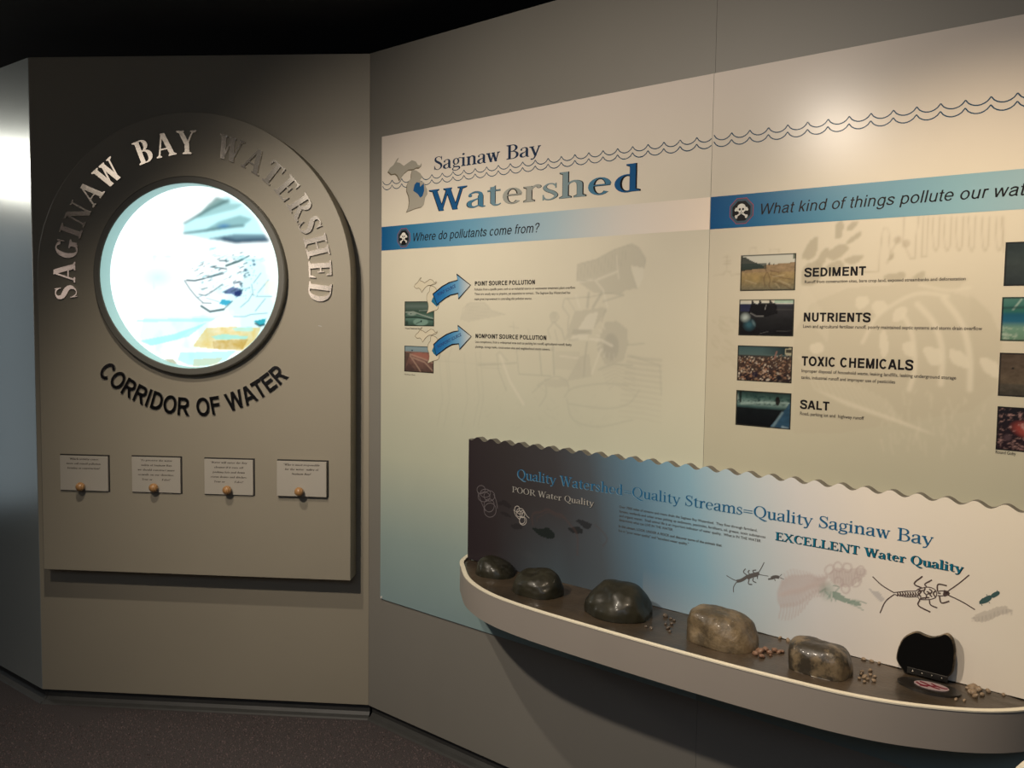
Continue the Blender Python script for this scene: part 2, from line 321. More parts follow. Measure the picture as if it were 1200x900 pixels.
SW = dict(zip('SEDIMNTURXCHALPWFOQGB', (.93, .93, 1.01, .39, 1.16, 1.01, .85, 1.01, 1.01, .93, 1.01, 1.01, 1.01, .85, .93, 1.32, .85, 1.09, 1.09, 1.09, 1.01)))
SW.update(dict(zip('hatkindofgsplurewcmyb?. ', (.777, .777, .388, .698, .31, .777, .777, .777, .388, .777, .698, .777, .31, .777, .465, .777, 1.01, .698, 1.16, .698, .777, .777, .388, .388)))); SW['n'] = SW['o'] = .777; SW['i'] = .31
def gothic(ch, T):
    g = G(T, T*.84); t = g.t; w = SW.get(ch, .7); b = .10; r = w-b*.85; X = .725; mid = w/2
    if ch == 'I': g.st(mid, 0, 1)
    elif ch in 'EFL':
        g.st(b+T/2, 0, 1)
        if ch != 'F': g.hb(b, r+.03, t/2, t)
        if ch != 'L': g.hb(b, r+.02, 1-t/2, t); g.hb(b, r-.02, .53, t)
    elif ch == 'H': g.st(b+T/2, 0, 1); g.st(w-b-T/2, 0, 1); g.hb(b, w-b, .54, t)
    elif ch == 'T': g.st(mid, 0, 1); g.hb(.03, w-.03, 1-t/2, t)
    elif ch == 'A': k = T*1.08; g.dg(.01+k/2, 0, mid-.02, 1, k); g.dg(w-.01-k/2, 0, mid+.02, 1, k); g.hb(.22, w-.22, .30, t)
    elif ch == 'X': k = T*1.2; g.dg(.02+k/2, 0, w-.03-k/2, 1, k); g.dg(w-.02-k/2, 0, .03+k/2, 1, k)
    elif ch in 'Ww':
        h = 1 if ch == 'W' else X; k = T*1.02; q = (w-.02)/4
        for i, (x0, x1) in enumerate(((.01+k/2, q+.02), (2*q+.01, q+.02), (2*q+.01, 3*q), (w-.01-k/2, 3*q))): g.dg(x1, 0, x0, h, k)
    elif ch == 'M': k = T*.95; g.st(b+T/2, 0, 1); g.st(w-b-T/2, 0, 1); g.dg(mid, 0, b+T*.6, 1, k); g.dg(mid, 0, w-b-T*.6, 1, k)
    elif ch == 'N': g.st(b+T/2, 0, 1); g.st(w-b-T/2, 0, 1); g.dg(w-b-T*.62, 0, b+T*.62, 1, T*1.1)
    elif ch == 'U': rx = (w-2*b)/2; g.st(b+T/2, rx*.9, 1); g.st(w-b-T/2, rx*.9, 1); g.arc(mid, rx*.9, rx, rx*.9+.015, 180, 360, wx=T, wy=t)
    elif ch in 'OQ': g.arc(mid, .5, mid-.05, .515, 0, 360, wx=T, wy=t, n=32)
    elif ch in 'CG': g.arc(mid, .5, mid-.05, .515, 40, 320, wx=T, wy=t, n=28)
    elif ch == 'D': g.st(b+T/2, 0, 1); rr = w-b*.7-.42; g.hb(b, .44, t/2, t); g.hb(b, .44, 1-t/2, t); g.arc(.42, .5, w-.07-.42, .5, -90, 90, wx=T, wy=t, n=20)
    elif ch in 'PRB':
        g.st(b+T/2, 0, 1); c = .70 if ch != 'B' else .74; ry = 1-c; g.hb(b, .56, 1-t/2, t); g.hb(b, .56, 1-2*ry+t/2, t); g.arc(.54, c, w-.09-.54, ry, -90, 90, wx=T, wy=t)
        if ch == 'R': g.dg(w-.04-T*.55, 0, .50, 1-2*ry+t*.6, T*1.15)
        if ch == 'B': g.hb(b, .56, t/2, t); g.arc(.54, .27, w-.06-.54, .27, -90, 90, wx=T, wy=t)
    elif ch == 'S':
        m = T; g.sp([(w-.11, .70, m), (w-.17, .86, m*.95), (mid, .94-.01, m*.9), (.19, .86, m*.95), (.16, .71, m), (.28, .585, m), (mid, .52, m), (w-.22, .43, m), (w-.15, .28, m), (w-.20, .12, m*.95), (mid, .065, m*.9), (.17, .14, m*.95), (.11, .32, m)])
    elif ch == 'l': g.st(mid, 0, 1)
    elif ch == 'i': g.st(mid, 0, X); g.st(mid, .87, 1)
    elif ch in 'hnmru':
        k = .37 if ch != 'm' else .36
        if ch == 'u': g.st(w-b-T/2, 0, X); g.st(b+T/2, .25, X); g.arc(mid, .26, mid-b, .275, 180, 360, wx=T, wy=t)
        else:
            g.st(b+T/2, 0, 1 if ch == 'h' else X)
            if ch == 'r': g.sp([(b+T*.6, .42, T*.8), (.20, .60, T*.9), (.30, .665, T*.9), (.44, .66, T*.9)])
            else:
                n = 2 if ch == 'm' else 1; sp_ = (w-2*b-T)/n
                for q in range(n): x = b+T/2+sp_*q; g.st(x+sp_, 0, X-.24); g.arc(x+sp_/2, X-.25, sp_/2+T/2, .265, 0, 180, wx=T, wy=t, n=12)
    elif ch in 'aocedpgb':
        if ch == 'a':
            g.st(w-.13-T/2, .04, .5); g.sp([(w-.13-T/2, .48, T), (w-.20, .62, T*.9), (mid, .68, t), (.20, .62, T*.9), (.13, .52, T)]); g.sp([(w-.16, .43, t*.7), (mid, .39, t), (.20, .33, T*.95), (.135, .20, T), (.20, .08, T*.9), (.36, .045, t), (w-.20, .16, T*.7)]); g.sp([(w-.13-T/2, .10, T), (w-.09, .0, T*.8)])
        elif ch == 'o': g.arc(mid, X/2, mid-.05, X/2+.015, 0, 360, wx=T, wy=t, n=24)
        elif ch == 'c': g.arc(mid, X/2, mid-.04, X/2+.015, 42, 318, wx=T, wy=t, n=22)
        elif ch == 'e': g.arc(mid, X/2, mid-.05, X/2+.015, 2, 322, wx=T, wy=t, n=24); g.hb(.08, w-.07, X/2, t)
        else:
            g.arc(mid, X/2, mid-.06, X/2+.015, 0, 360, wx=T, wy=t, n=24)
            if ch == 'd': g.st(w-b-T/2+.01, 0, 1)
            if ch == 'b': g.st(b+T/2-.01, 0, 1)
            if ch == 'p': g.st(b+T/2-.01, -.27, X)
            if ch == 'g': g.st(w-b-T/2+.01, 0, X); g.sp([(w-b-T/2+.01, .05, T), (w-b-T/2, -.12, T), (mid+.05, -.245, t), (.22, -.22, T*.9), (.13, -.10, T*.9)])
    elif ch == 't': g.st(mid-.01, .10, .92); g.hb(.02, w-.03, X-t/2, t*.95); g.sp([(mid-.01, .14, T), (mid+.04, .04, T*.9), (w-.02, .05, t)])
    elif ch == 'f': g.st(mid-.02, 0, .84); g.hb(.02, w-.02, X-t/2, t*.95); g.sp([(mid-.02, .82, T), (mid+.03, .94, T*.9), (w+.02, .95, t)])
    elif ch == 'k': g.st(b+T/2, 0, 1); g.dg(.18, .28, w-.13, X, T*1.15); g.dg(w-.05-T*.6, 0, .32, .42, T*1.15)
    elif ch == 's': m = T; g.sp([(w-.10, .50, m), (w-.17, .62, m*.9), (mid, .665, m*.85), (.17, .60, m*.9), (.15, .50, m), (mid-.03, .38, m), (w-.16, .27, m), (w-.13, .18, m), (w-.20, .08, m*.9), (mid, .05, m*.85), (.15, .10, m*.9), (.09, .23, m)])
    elif ch == '?': g.sp([(.13, .72, T), (.18, .88, T), (mid, .945, t), (w-.18, .87, T), (w-.16, .70, T), (mid+.10, .55, T), (mid, .42, T), (mid, .26, T)]); g.st(mid, 0, .14)
    elif ch == 'y': g.dg(.05, X, mid, 0, T) ; g.dg(mid-.12, -.26, w-.06, X, T)
    return g.p, w
def grotesque(txt, T=.13):
    x = 0; out = []
    for ch in txt:
        p, wd = gothic(ch, T); out.append((ch, x, [([(a+x, b) for a, b in vs], fs) for vs, fs in p])); x += wd
    return out, x-.16
def serif(txt, T=.15, t=.045, track=0.):
    """list of (char, [(verts, faces)]) laid out on a line; total width"""
    x = 0; out = []
    for ch in txt:
        p, wd = glyph(ch, T, t); out.append((ch, x, [([(a+x, b) for a, b in vs], fs) for vs, fs in p])); x += wd + track
    return out, x
SID = [0]
def put(T, name, glyphs, map2, d, material, parent=None, step=4e-6):
    """glyphs: list of (verts2d, faces); flat print laid at depth d, each stroke a hair above the last"""
    mb = MB()
    for i, (vs, fs) in enumerate(glyphs):
        mb.add([T.L(*(lambda q: (q[0], d + step*(i % 12), q[1]))(map2(a, b))) for a, b in vs], fs)
    return mb.obj(name, material, parent or T.o)
def lin(T, fr, d, p0, p1, ytop, width, shear=0.):
    """map from em-space (cap height 1, width) onto the wall between two baseline pixels"""
    s0, z0 = un(fr, *p0, d); s1, z1 = un(fr, *p1, d); _, zt = un(fr, p0[0], ytop, d); zb = (z0+z1)/2; h = zt - z0; k = (s1-s0)/width
    return lambda a, b: (s0 + k*a + shear*h*b, zb + h*b)
def sans_line(T, name, txt, p0, p1, ytop, d, material, bold=0., shear=0., fit=None):
    v, f = sans(txt, bold); W = max(p[0] for p in sans(fit or txt, bold)[0])
    return put(T, name, [(v, f)], lin(T, T.fr, d, p0, p1, ytop, W, shear), d, material)
def serif_line(T, name, txt, p0, p1, ytop, d, material, Tt=.15, t=.045):
    out, W = serif(txt, Tt, t); f = lin(T, T.fr, d, p0, p1, ytop, W); word = []
    for c in out+[(' ', 0, [])]:
        if c[0] == ' ': 
            if word: put(T, name, [q for c_ in word for q in c_[2]], f, d, material)
            word = []
        else: word.append(c)
def gothic_line(T, name, txt, p0, p1, ytop, d, material, wt=.13, shear=0., fit=None):
    out, W = grotesque(txt, wt); W = grotesque(fit or txt, wt)[1]
    return put(T, name, [([(a-.08, b) for a, b in q[0]], q[1]) for c in out for q in c[2]], lin(T, T.fr, d, p0, p1, ytop, W, shear), d, material)
def strokes(T, name, lines, d, material, closed=False):
    """lines: list of (pixel points, width in px at that depth) or frame points when tuple len 3"""
    mb = MB()
    for j, (pts, wd) in enumerate(lines):
        P = [np.array(un(T.fr, *p, d)) for p in pts]
        if closed: P = P + [P[0]]
        add_stroke(mb, T, P, wd, d + 4e-6*(j % 10))
    return mb.obj(name, material, T.o)
def add_stroke(mb, T, P, wd, d):
    P = [np.array(p) for p in P]; vs = []; n = len(P)
    for i in range(n):
        a = P[max(0, i-1)]; b = P[min(n-1, i+1)]; t = b-a; t = t/(np.hypot(*t)+1e-9); nn = np.array([-t[1], t[0]])
        ww = wd if not isinstance(wd, (list, tuple)) else wd[i]
        q = P[i]-nn*ww/2; r = P[i]+nn*ww/2; vs += [T.L(q[0], d, q[1]), T.L(r[0], d, r[1])]
    mb.add(vs, [(2*i, 2*i+2, 2*i+3, 2*i+1) for i in range(n-1)])
def smooth_pts(pts, n=5, closed=False):
    P = [np.array(p, float) for p in pts]
    P = [P[-1]]+P+[P[0], P[1]] if closed else [2*P[0]-P[1]]+P+[2*P[-1]-P[-2]]
    C = []
    for i in range(1, len(P)-2):
        for k in range(n):
            t = k/n; C.append(.5*((2*P[i]) + (-P[i-1]+P[i+1])*t + (2*P[i-1]-5*P[i]+4*P[i+1]-P[i+2])*t*t + (-P[i-1]+3*P[i]-3*P[i+1]+P[i+2])*t**3))
    if not closed: C.append(P[-2])
    return [tuple(c) for c in C]
def fillpoly(T, name, polys, d, material):
    mb = MB()
    for j, pts in enumerate(polys):
        vs = [T.L(s_, d+4e-6*j, z_) for s_, z_ in (un(T.fr, *p, d) for p in pts)]; mb.add(vs, [tuple(range(len(vs)))])
    o = mb.obj(name, material, T.o); bm = bmesh.new(); bm.from_mesh(o.data); bmesh.ops.triangulate(bm, faces=bm.faces); 
    bm.normal_update()
    for f in bm.faces:
        if f.normal.y > 0: f.normal_flip()
    bm.to_mesh(o.data); bm.free(); return o

# ------------------------------------------------------------------ raster art -> vertex colours (flat print)
class Art:
    def __init__(s, nx, nz, col):
        s.nx, s.nz = nx, nz; s.a = np.zeros((nz+1, nx+1, 3)); s.a[:] = col
        s.U, s.V = np.meshgrid(np.linspace(0, 1, nx+1), np.linspace(0, 1, nz+1)); s.asp = 1.; s.f = lambda x, y: (x, y)
    def blend(s, m, col): s.a += (np.asarray(col)-s.a)*np.clip(m, 0, 1)[..., None]
    def line(s, pts, w, col, al=1., soft=.5):
        pts = [s.f(*p) for p in pts]; m = np.zeros_like(s.U); X = s.U*s.asp
        for (x0, y0), (x1, y1) in zip(pts[:-1], pts[1:]):
            x0, x1 = x0*s.asp, x1*s.asp; dx, dy = x1-x0, y1-y0; L = dx*dx+dy*dy+1e-12
            t = np.clip(((X-x0)*dx+(s.V-y0)*dy)/L, 0, 1); D = np.hypot(X-x0-t*dx, s.V-y0-t*dy)
            m = np.maximum(m, np.clip((w/2*(1+soft)-D)/(w/2*2*soft+1e-9), 0, 1))
        s.blend(m*al, col)
    def poly(s, pts, col, al=1.):
        pts = [s.f(*p) for p in pts]; ins = np.zeros(s.U.shape, bool); n = len(pts)
        for i in range(n):
            (x0, y0), (x1, y1) = pts[i], pts[(i+1) % n]
            if y0 == y1: continue
            c = (s.V > min(y0, y1)) & (s.V <= max(y0, y1)); xi = x0+(s.V-y0)*(x1-x0)/(y1-y0); ins ^= c & (s.U < xi)
        s.blend(ins*al, col)
    def ell(s, cx, cy, rx, ry, col, al=1., soft=.2, ang=0.):
        cx_, cy_ = s.f(cx, cy); a = math.radians(ang); X = (s.U-cx_)*s.asp; Y = s.V-cy_
        x = (X*math.cos(a)+Y*math.sin(a))/rx; y = (-X*math.sin(a)+Y*math.cos(a))/ry
        s.blend(np.clip((1-np.hypot(x, y))/soft, 0, 1)*al, col)
    def blur(s, k=1):
        for _ in range(k):
            p = np.pad(s.a, ((1, 1), (1, 1), (0, 0)), 'edge'); s.a = (p[:-2, 1:-1]+p[2:, 1:-1]+p[1:-1, :-2]+p[1:-1, 2:]+2*s.a)/6
    def noise(s, sc, seed=0, sx=1.):
        rs = np.random.RandomState(seed); out = np.zeros_like(s.U); amp = 1.; tot = 0
        for o in range(4):
            n = int(sc*2**o)+2; g = rs.rand(n+1, n+1); x = (s.U*sx % 1.0001)*(n-1); y = s.V*(n-1)
            i = np.floor(x).astype(int).clip(0, n-1); j = np.floor(y).astype(int).clip(0, n-1); fx = x-i; fy = y-j; fx = fx*fx*(3-2*fx); fy = fy*fy*(3-2*fy)
            out += amp*((g[j, i]*(1-fx)+g[j, i+1]*fx)*(1-fy)+(g[j+1, i]*(1-fx)+g[j+1, i+1]*fx)*fy); tot += amp; amp *= .6
        return out/tot
    def mesh(s, T, name, pos, material, parent=None, mask=None):
        """pos(U,V) -> arrays x, d, z"""
        x, d, z = pos(s.U, s.V); vs = np.stack([x-T.x, -(d-T.d)+0*x, z-T.z], -1).reshape(-1, 3)
        idx = np.arange((s.nx+1)*(s.nz+1)).reshape(s.nz+1, s.nx+1)
        q = np.stack([idx[:-1, :-1], idx[:-1, 1:], idx[1:, 1:], idx[1:, :-1]], -1).reshape(-1, 4)
        if mask is not None: q = q[mask(.5*(s.U[:-1, :-1]+s.U[1:, 1:]), .5*(s.V[:-1, :-1]+s.V[1:, 1:])).ravel()]
        me = bpy.data.meshes.new(name); me.vertices.add(len(vs)); me.vertices.foreach_set('co', vs.ravel().astype(np.float32))
        me.loops.add(q.size); me.loops.foreach_set('vertex_index', q.ravel().astype(np.int32))
        me.polygons.add(len(q)); me.polygons.foreach_set('loop_start', np.arange(0, q.size, 4, dtype=np.int32)); me.update(calc_edges=True)
        a = me.color_attributes.new('Col', 'FLOAT_COLOR', 'POINT'); c = np.ones((len(vs), 4), np.float32); c[:, :3] = s.a.reshape(-1, 3); a.data.foreach_set('color', c.ravel())
        me.materials.append(material); o = bpy.data.objects.new(name, me); COL.objects.link(o); o.parent = parent or T.o; return o
def srgb(r, g, b): return tuple((c/255/12.92 if c <= 10 else ((c/255+.055)/1.055)**2.4) for c in (r, g, b))
def proj(P):
    x, y, z = P[0], P[1], P[2]-HC
    yc = y*math.cos(PIT)-z*math.sin(PIT); zc = y*math.sin(PIT)+z*math.cos(PIT)
    u = x/yc*F; v = -zc/yc*F; c, s = math.cos(ROL), math.sin(ROL)
    return 600+u*c-v*s, 450+u*s+v*c

# ------------------------------------------------------------------ setting
def slab(name, fr, x0, x1, d0, d1, z0, z1, material, parent=None, bev=0.):
    mb = MB(); mb.box(x0, x1, -d1, -d0, z0, z1); o = mb.obj(name, material)
    if parent is None:
        o.location = tuple(fr.o); o.rotation_euler = (0, 0, -fr.a); meta(o, kind='structure')
    else: o.parent = parent
    if bev: bevel(o, bev, 1)
    return o
slab('wall_back', FA, 0, WAW, -.10, 0, ZB, ZT, M['taupe'], bev=.0015)
wr = slab('wall_right', FB, 0, 5.4, -.10, -.014, ZB, ZT, M['dark'])
SB = 1.3992
for x0, x1 in ((0, SB-.0004), (SB+.0004, SB+1.2192), (SB+1.2208, 5.4)):
    slab('wall_board', FB, x0, x1, -.0139, 0, ZB, ZT, M['grey'], wr)
slab('wall_left', FC, -2.2, 2.999, -.10, 0, ZB, ZT, M['steel'], bev=.0015)
def cove(name, fr, x0, x1):
    pr = [(-.07, 0), (.010, 0), (.004, .005), (-.010, .011), (-.018, .022), (-.020, .0545), (-.07, .0545)]
    vs = [(x, -d, z) for x in (x0, x1) for d, z in pr]; n = len(pr)
    fs = [tuple(range(n)), tuple(range(2*n-1, n-1, -1))]+[(i, (i+1) % n, (i+1) % n+n, i+n) for i in range(n)]
    o = mk(name, vs, fs, M['base']); o.location = tuple(fr.o); o.rotation_euler = (0, 0, -fr.a); meta(o, kind='structure'); bm = bmesh.new(); bm.from_mesh(o.data); bmesh.ops.recalc_face_normals(bm, faces=bm.faces); bm.to_mesh(o.data); bm.free()
cove('baseboard_back', FA, .0, WAW); cove('baseboard_right', FB, 0, 5.4); cove('baseboard_left', FC, -2.2, 3.0)
def plane_box(name, x0, x1, y0, y1, z0, z1, material):
    mb = MB(); mb.box(x0, x1, y0, y1, z0, z1); return meta(mb.obj(name, material), kind='structure')
floor = plane_box('floor', -6.5, 4.5, -3.2, 8, -.05, 0, M['carpet'])
plane_box('ceiling', -6.5, 4.5, -3.2, 8, 2.62, 2.67, M['black'])
plane_box('wall_rear', -6.5, 4.5, -3.25, -3.2, 0, 2.62, M['grey'])
plane_box('wall_side', -6.55, -6.5, -3.2, 8, 0, 2.62, M['grey'])
# carpet pile over the part of the floor near the walls
rs = np.random.RandomState(3); N = 70000
px = rs.uniform(-3.2, 1.0, N); py = rs.uniform(2.0, 4.6, N); P = np.stack([px, py, 0*px], 1)
ok = np.ones(N, bool)
for fr in (FA, FB): ok &= ((P-fr.o) @ fr.n) > .022
ok &= (((P-FC.o) @ FC.n) > .022) | (((P-FC.o) @ FC.r) > 3.3)
P = P[ok]; n = len(P); a = rs.uniform(0, 6.28, n); rr = rs.uniform(.0022, .0042, n); hh = rs.uniform(.003, .007, n)
vs = np.zeros((n, 4, 3))
for k in range(3): vs[:, k, 0] = P[:, 0]+rr*np.cos(a+k*2.094); vs[:, k, 1] = P[:, 1]+rr*np.sin(a+k*2.094)
vs[:, 3, :2] = P[:, :2]+rs.normal(0, .0015, (n, 2)); vs[:, 3, 2] = hh
b0 = (np.arange(n)*4)[:, None]; q = (b0[:, :, None]+np.array([[0, 1, 3], [1, 2, 3], [2, 0, 3]])[None]).reshape(-1)
me = bpy.data.meshes.new('carpet_pile'); me.vertices.add(4*n); me.vertices.foreach_set('co', vs.ravel().astype(np.float32))
me.loops.add(len(q)); me.loops.foreach_set('vertex_index', q.astype(np.int32)); me.polygons.add(3*n); me.polygons.foreach_set('loop_start', np.arange(0, 9*n, 3, dtype=np.int32)); me.update(calc_edges=True)
me.materials.append(M['tuft']); o = bpy.data.objects.new('carpet_pile', me); COL.objects.link(o); o.parent = floor; o['kind'] = 'stuff'

# ------------------------------------------------------------------ arched sign panel
PC = (.666, 1.676); PR = .594; PD = .085
T = Thing('sign_panel', FA, PC[0], 0, .563, 'tall taupe arched-top sign panel with metal letters SAGINAW BAY WATERSHED', 'sign panel')
x0, x1, zb = PC[0]-PR, PC[0]+PR, .563; H = PC[1]-zb
cor = [math.atan2(-H, PR), math.atan2(-H, -PR)]
angs = sorted(set([i*math.pi/60 for i in range(-60, 60)] + cor)); outer = []
for a_ in angs:
    c, s_ = math.cos(a_), math.sin(a_)
    if s_ >= 0: R_ = PR
    else: R_ = min(PR/abs(c) if abs(c) > 1e-6 else 9, H/abs(s_))
    outer.append((PC[0]+R_*c, PC[1]+R_*s_))
RI = .340; inner = [(PC[0]+RI*math.cos(a_), PC[1]+RI*math.sin(a_)) for a_ in angs]; n = len(angs)
vs = [T.L(x, PD, z) for x, z in outer]+[T.L(x, PD, z) for x, z in inner]+[T.L(x, .001, z) for x, z in outer]+[T.L(x, .001, z) for x, z in inner]
fs = []
for i in range(n):
    j = (i+1) % n; fs += [(i, j, n+j, n+i), (i, 2*n+i, 2*n+j, j), (n+i, n+j, 3*n+j, 3*n+i), (2*n+i, 3*n+i, 3*n+j, 2*n+j)]
ob = mk('board', vs, fs, M['taupe'], T.o); bm = bmesh.new(); bm.from_mesh(ob.data); bmesh.ops.recalc_face_normals(bm, faces=bm.faces); bm.to_mesh(ob.data); bm.free(); bevel(ob, .0015, 1)
# letters
def letter3d(T, name, glyphs, cx, cz, ang, h, wd, d, th, material, xc=.5, zc=0., xs=1.):
    """glyph set (em space) placed with its foot centre at cx,cz, up direction = ang"""
    up = (math.cos(ang), math.sin(ang)); rt = (up[1], -up[0]); mb = MB()
    for i, (vv, ff) in enumerate(glyphs):
        q = [(cx+rt[0]*(a-xc)*h*xs+up[0]*(b-zc)*h, cz+rt[1]*(a-xc)*h*xs+up[1]*(b-zc)*h) for a, b in vv]; k = len(q); e = th-.00012*(i % 9)
        fr_ = [T.L(x, d+e, z) for x, z in q]; bk = [T.L(x, d+.0003, z) for x, z in q]
        cnt = {}
        for f in ff:
            for a, b in zip(f, f[1:]+f[:1]): cnt[(a, b)] = 1
        sides = [(a, b) for a, b in cnt if (b, a) not in cnt]
        mb.add(fr_+bk, list(ff)+[(a, a+k, b+k, b) for a, b in sides])
    return mb.obj(name, material, T.o)
txt = 'SAGINAW BAY WATERSHED'; hL = .084
adv = []
for ch in txt: adv.append(glyph(ch, .20, .06)[1]*hL*.98+.003 if ch != ' ' else .050)
tot = sum(adv)-.003; A0, A1 = math.radians(191.0), math.radians(-11.5); acc = 0; RL = .442
for ch, ad in zip(txt, adv):
    if ch != ' ':
        p, wd = glyph(ch, .20, .06); a_ = A0+(A1-A0)*(acc+(ad-.003)/2)/tot
        letter3d(T, 'letter', p, PC[0]+RL*math.cos(a_), PC[1]+RL*math.sin(a_), a_, hL, wd, PD, .008, M['chrome'], xc=wd/2, xs=1.02)
    acc += ad
txt = 'CORRIDOR OF WATER'; hL = .066; RL2 = .512; gl = [(ch,)+gothic(ch, .195) if ch != ' ' else (ch, None, .50) for ch in txt]
tot = sum(g_[2] for g_ in gl); acc = 0; A0, A1 = math.radians(224.5), math.radians(315.5)
for ch, p, wd in gl:
    a_ = A0+(A1-A0)*(acc+wd/2)/tot; acc += wd
    if p: letter3d(T, 'letter', p, PC[0]+RL2*math.cos(a_), PC[1]+RL2*math.sin(a_), a_+math.pi, hL, wd, PD, .007, M['chrome_dark'], xc=wd/2, xs=min(1.0, RL2*(A1-A0)/tot/hL*.97))
# small bright scratch mark on the board below the last letter
strokes(T, 'scuff_mark', [([(373, 381.5), (377, 382.5)], .003)], PD+.0004, M['ink_pale'])

# ------------------------------------------------------------------ round light box
T = Thing('light_box', FA, PC[0], 0, PC[1]-.361, 'round porthole light box glowing white and cyan with an aerial landscape picture', 'light box')
def lathe(T, name, prof, material, c=PC, n=96, closed=True, smooth=True):
    m_ = len(prof); vs = []
    for i in range(n):
        a = 2*math.pi*i/n
        for r_, d in prof: vs.append(T.L(c[0]+r_*math.cos(a), d, c[1]+r_*math.sin(a)))
    fs = []
    for i in range(n):
        j = (i+1) % n
        for k in range(m_ if closed else m_-1): l = (k+1) % m_; fs.append((i*m_+k, j*m_+k, j*m_+l, i*m_+l))
    o = mk(name, vs, fs, material, T.o); bm = bmesh.new(); bm.from_mesh(o.data)
    if closed: bmesh.ops.recalc_face_normals(bm, faces=bm.faces)
    bm.to_mesh(o.data); bm.free()
    if smooth: sm = o.modifiers.new('edge', 'EDGE_SPLIT'); sm.split_angle = math.radians(35); o.data.polygons.foreach_set('use_smooth', [True]*len(o.data.polygons))
    return o
lathe(T, 'ring', [(.3345, .0852), (.3345, .112), (.3385, .116), (.357, .116), (.361, .112), (.361, .0852)], M['edge_ring'] if 'edge_ring' in M else M['edge'])
lathe(T, 'inner_tube', [(.3344, .113), (.3344, .030), (.3375, .030), (.3375, .113)], M['glow_tube'])
dP = .044; R_ = .3368
A = Art(230, 230, (1.25, 1.33, 1.33)); A.asp = 1
def fpic(px, py): s_, z_ = un(FA, px, py, dP); return (s_-PC[0]+R_)/(2*R_), (z_-PC[1]+R_)/(2*R_)
A.f = fpic
nz = A.noise(5, 1); nz2 = A.noise(22, 2)
P = lambda *q: [(160+a/6.857, 210+b/6.857) for a, b in q]      # crop of the upper half
Q = lambda *q: [(160+a/6.857, 320+b/6.857) for a, b in q]      # crop of the lower half
cy = (.62, 1.05, 1.12)
A.poly(P((380, 360), (560, 230), (720, 130), (860, 200), (960, 310), (1060, 500), (800, 510), (560, 480), (380, 440)), (.72, 1.12, 1.15), .75)
A.poly(P((380, 360), (520, 260), (640, 140), (760, 180), (600, 240), (480, 310)), (.36, .52, .50), .8)
A.poly(P((560, 240), (700, 190), (860, 200), (800, 240), (640, 280), (480, 320)), (.45, .68, .68), .6)
A.line(P((380, 355), (480, 300), (600, 235), (740, 165)), .009, (.16, .26, .27), .8, .9)
A.poly(P((380, 435), (560, 400), (660, 340), (830, 290), (930, 320), (860, 370), (720, 400), (560, 420)), (.42, .66, .68), .75)
A.line(P((380, 435), (560, 412), (700, 388), (860, 374)), .010, (.15, .25, .28), .85, .9)
A.ell(*P((700, 375))[0], .05, .014, (.20, .45, .75), .8, .8, 5)
A.poly(P((560, 480), (800, 440), (1030, 440), (1060, 495), (900, 505), (790, 512), (700, 495)), (.28, .42, .50), .85)
A.line(P((700, 480), (800, 500), (930, 492), (1050, 490)), .020, (.10, .16, .24), .8, .9)
A.blur(5)
# pale landscape
A.blend(((A.V < .62) & (A.U > .25))*np.clip((nz-.45)*3, 0, .5), (.75, 1.15, 1.2))
A.ell(*P((170, 790))[0], .16, .10, (.85, 1.2, 1.2), .8, 1.)
dk = (.10, .20, .24)
for ln in ([(720, 695), (820, 660), (905, 615)], [(665, 655), (720, 655)], [(600, 705), (660, 712), (725, 722)], [(570, 785), (640, 768), (690, 750)], [(405, 812), (470, 815), (545, 798)]):
    A.line(P(*ln), .007, dk, .85, .8)
A.line(P((720, 695), (820, 660), (850, 645)), .012, (.10, .25, .25), .7, .8)
for x, y, r_ in ((940, 655, .012), (945, 685, .012), (875, 730, .014), (868, 775, .010), (905, 770, .009), (915, 695, .006), (830, 745, .005), (950, 620, .005)):
    A.ell(*P((x, y))[0], r_, r_*.8, (.15, .30, .42), .8, .5)
for ln in ([(385, 60), (430, 130), (480, 190), (530, 235)], [(520, 265), (590, 310), (700, 292), (770, 225)], [(500, 170), (550, 180), (600, 155), (690, 90)], [(520, 130), (570, 118)], [(400, 58), (470, 62), (560, 40), (700, 5)], [(530, 240), (600, 243)]):
    A.line(Q(*ln), .006, dk, .8, .8)
A.line(Q((520, 265), (590, 310), (700, 292)), .011, (.06, .18, .2), .8, .8)
A.poly(Q((690, 150), (770, 110), (850, 130), (850, 165), (810, 195), (760, 165), (720, 170)), (.18, .26, .50), .85)
A.poly(Q((790, 150), (855, 130), (830, 190), (790, 180)), (.06, .10, .30), .8)
A.poly(Q((660, 245), (690, 210), (770, 225), (720, 262)), (.10, .65, .85), .9)
A.line(Q((780, 80), (835, 72), (845, 105)), .010, (.2, .3, .4), .8, .8)
for ln in ([(925, 90), (935, 160), (900, 220), (835, 275)], [(1060, 55), (975, 160)], [(1035, 205), (955, 305)], [(960, 188), (1090, 188)], [(780, 350), (870, 350), (920, 332), (1050, 322)], [(1000, 0), (940, 80)], [(560, 200), (660, 230)]):
    A.line(Q(*ln), .005, (.35, .55, .60), .75, .8)
rs = np.random.RandomState(4)
for k in range(90):
    u, v = rs.rand(), rs.rand(); x = 430+u*420+v*60; y = -60+v*260-u*110+60*u*v; L_ = rs.uniform(8, 34); c_ = [(.12, .22, .26), (.35, .6, .66), (.5, .85, .9)][rs.randint(3)]
    A.line(Q((x, y), (x+L_, y-L_*.42)), rs.uniform(.003, .006), c_, .75, .8)
for k in range(40): A.ell(*Q((rs.uniform(780, 980), rs.uniform(-90, 210)))[0], .004, .004, (.25, .4, .45), .7, .6)
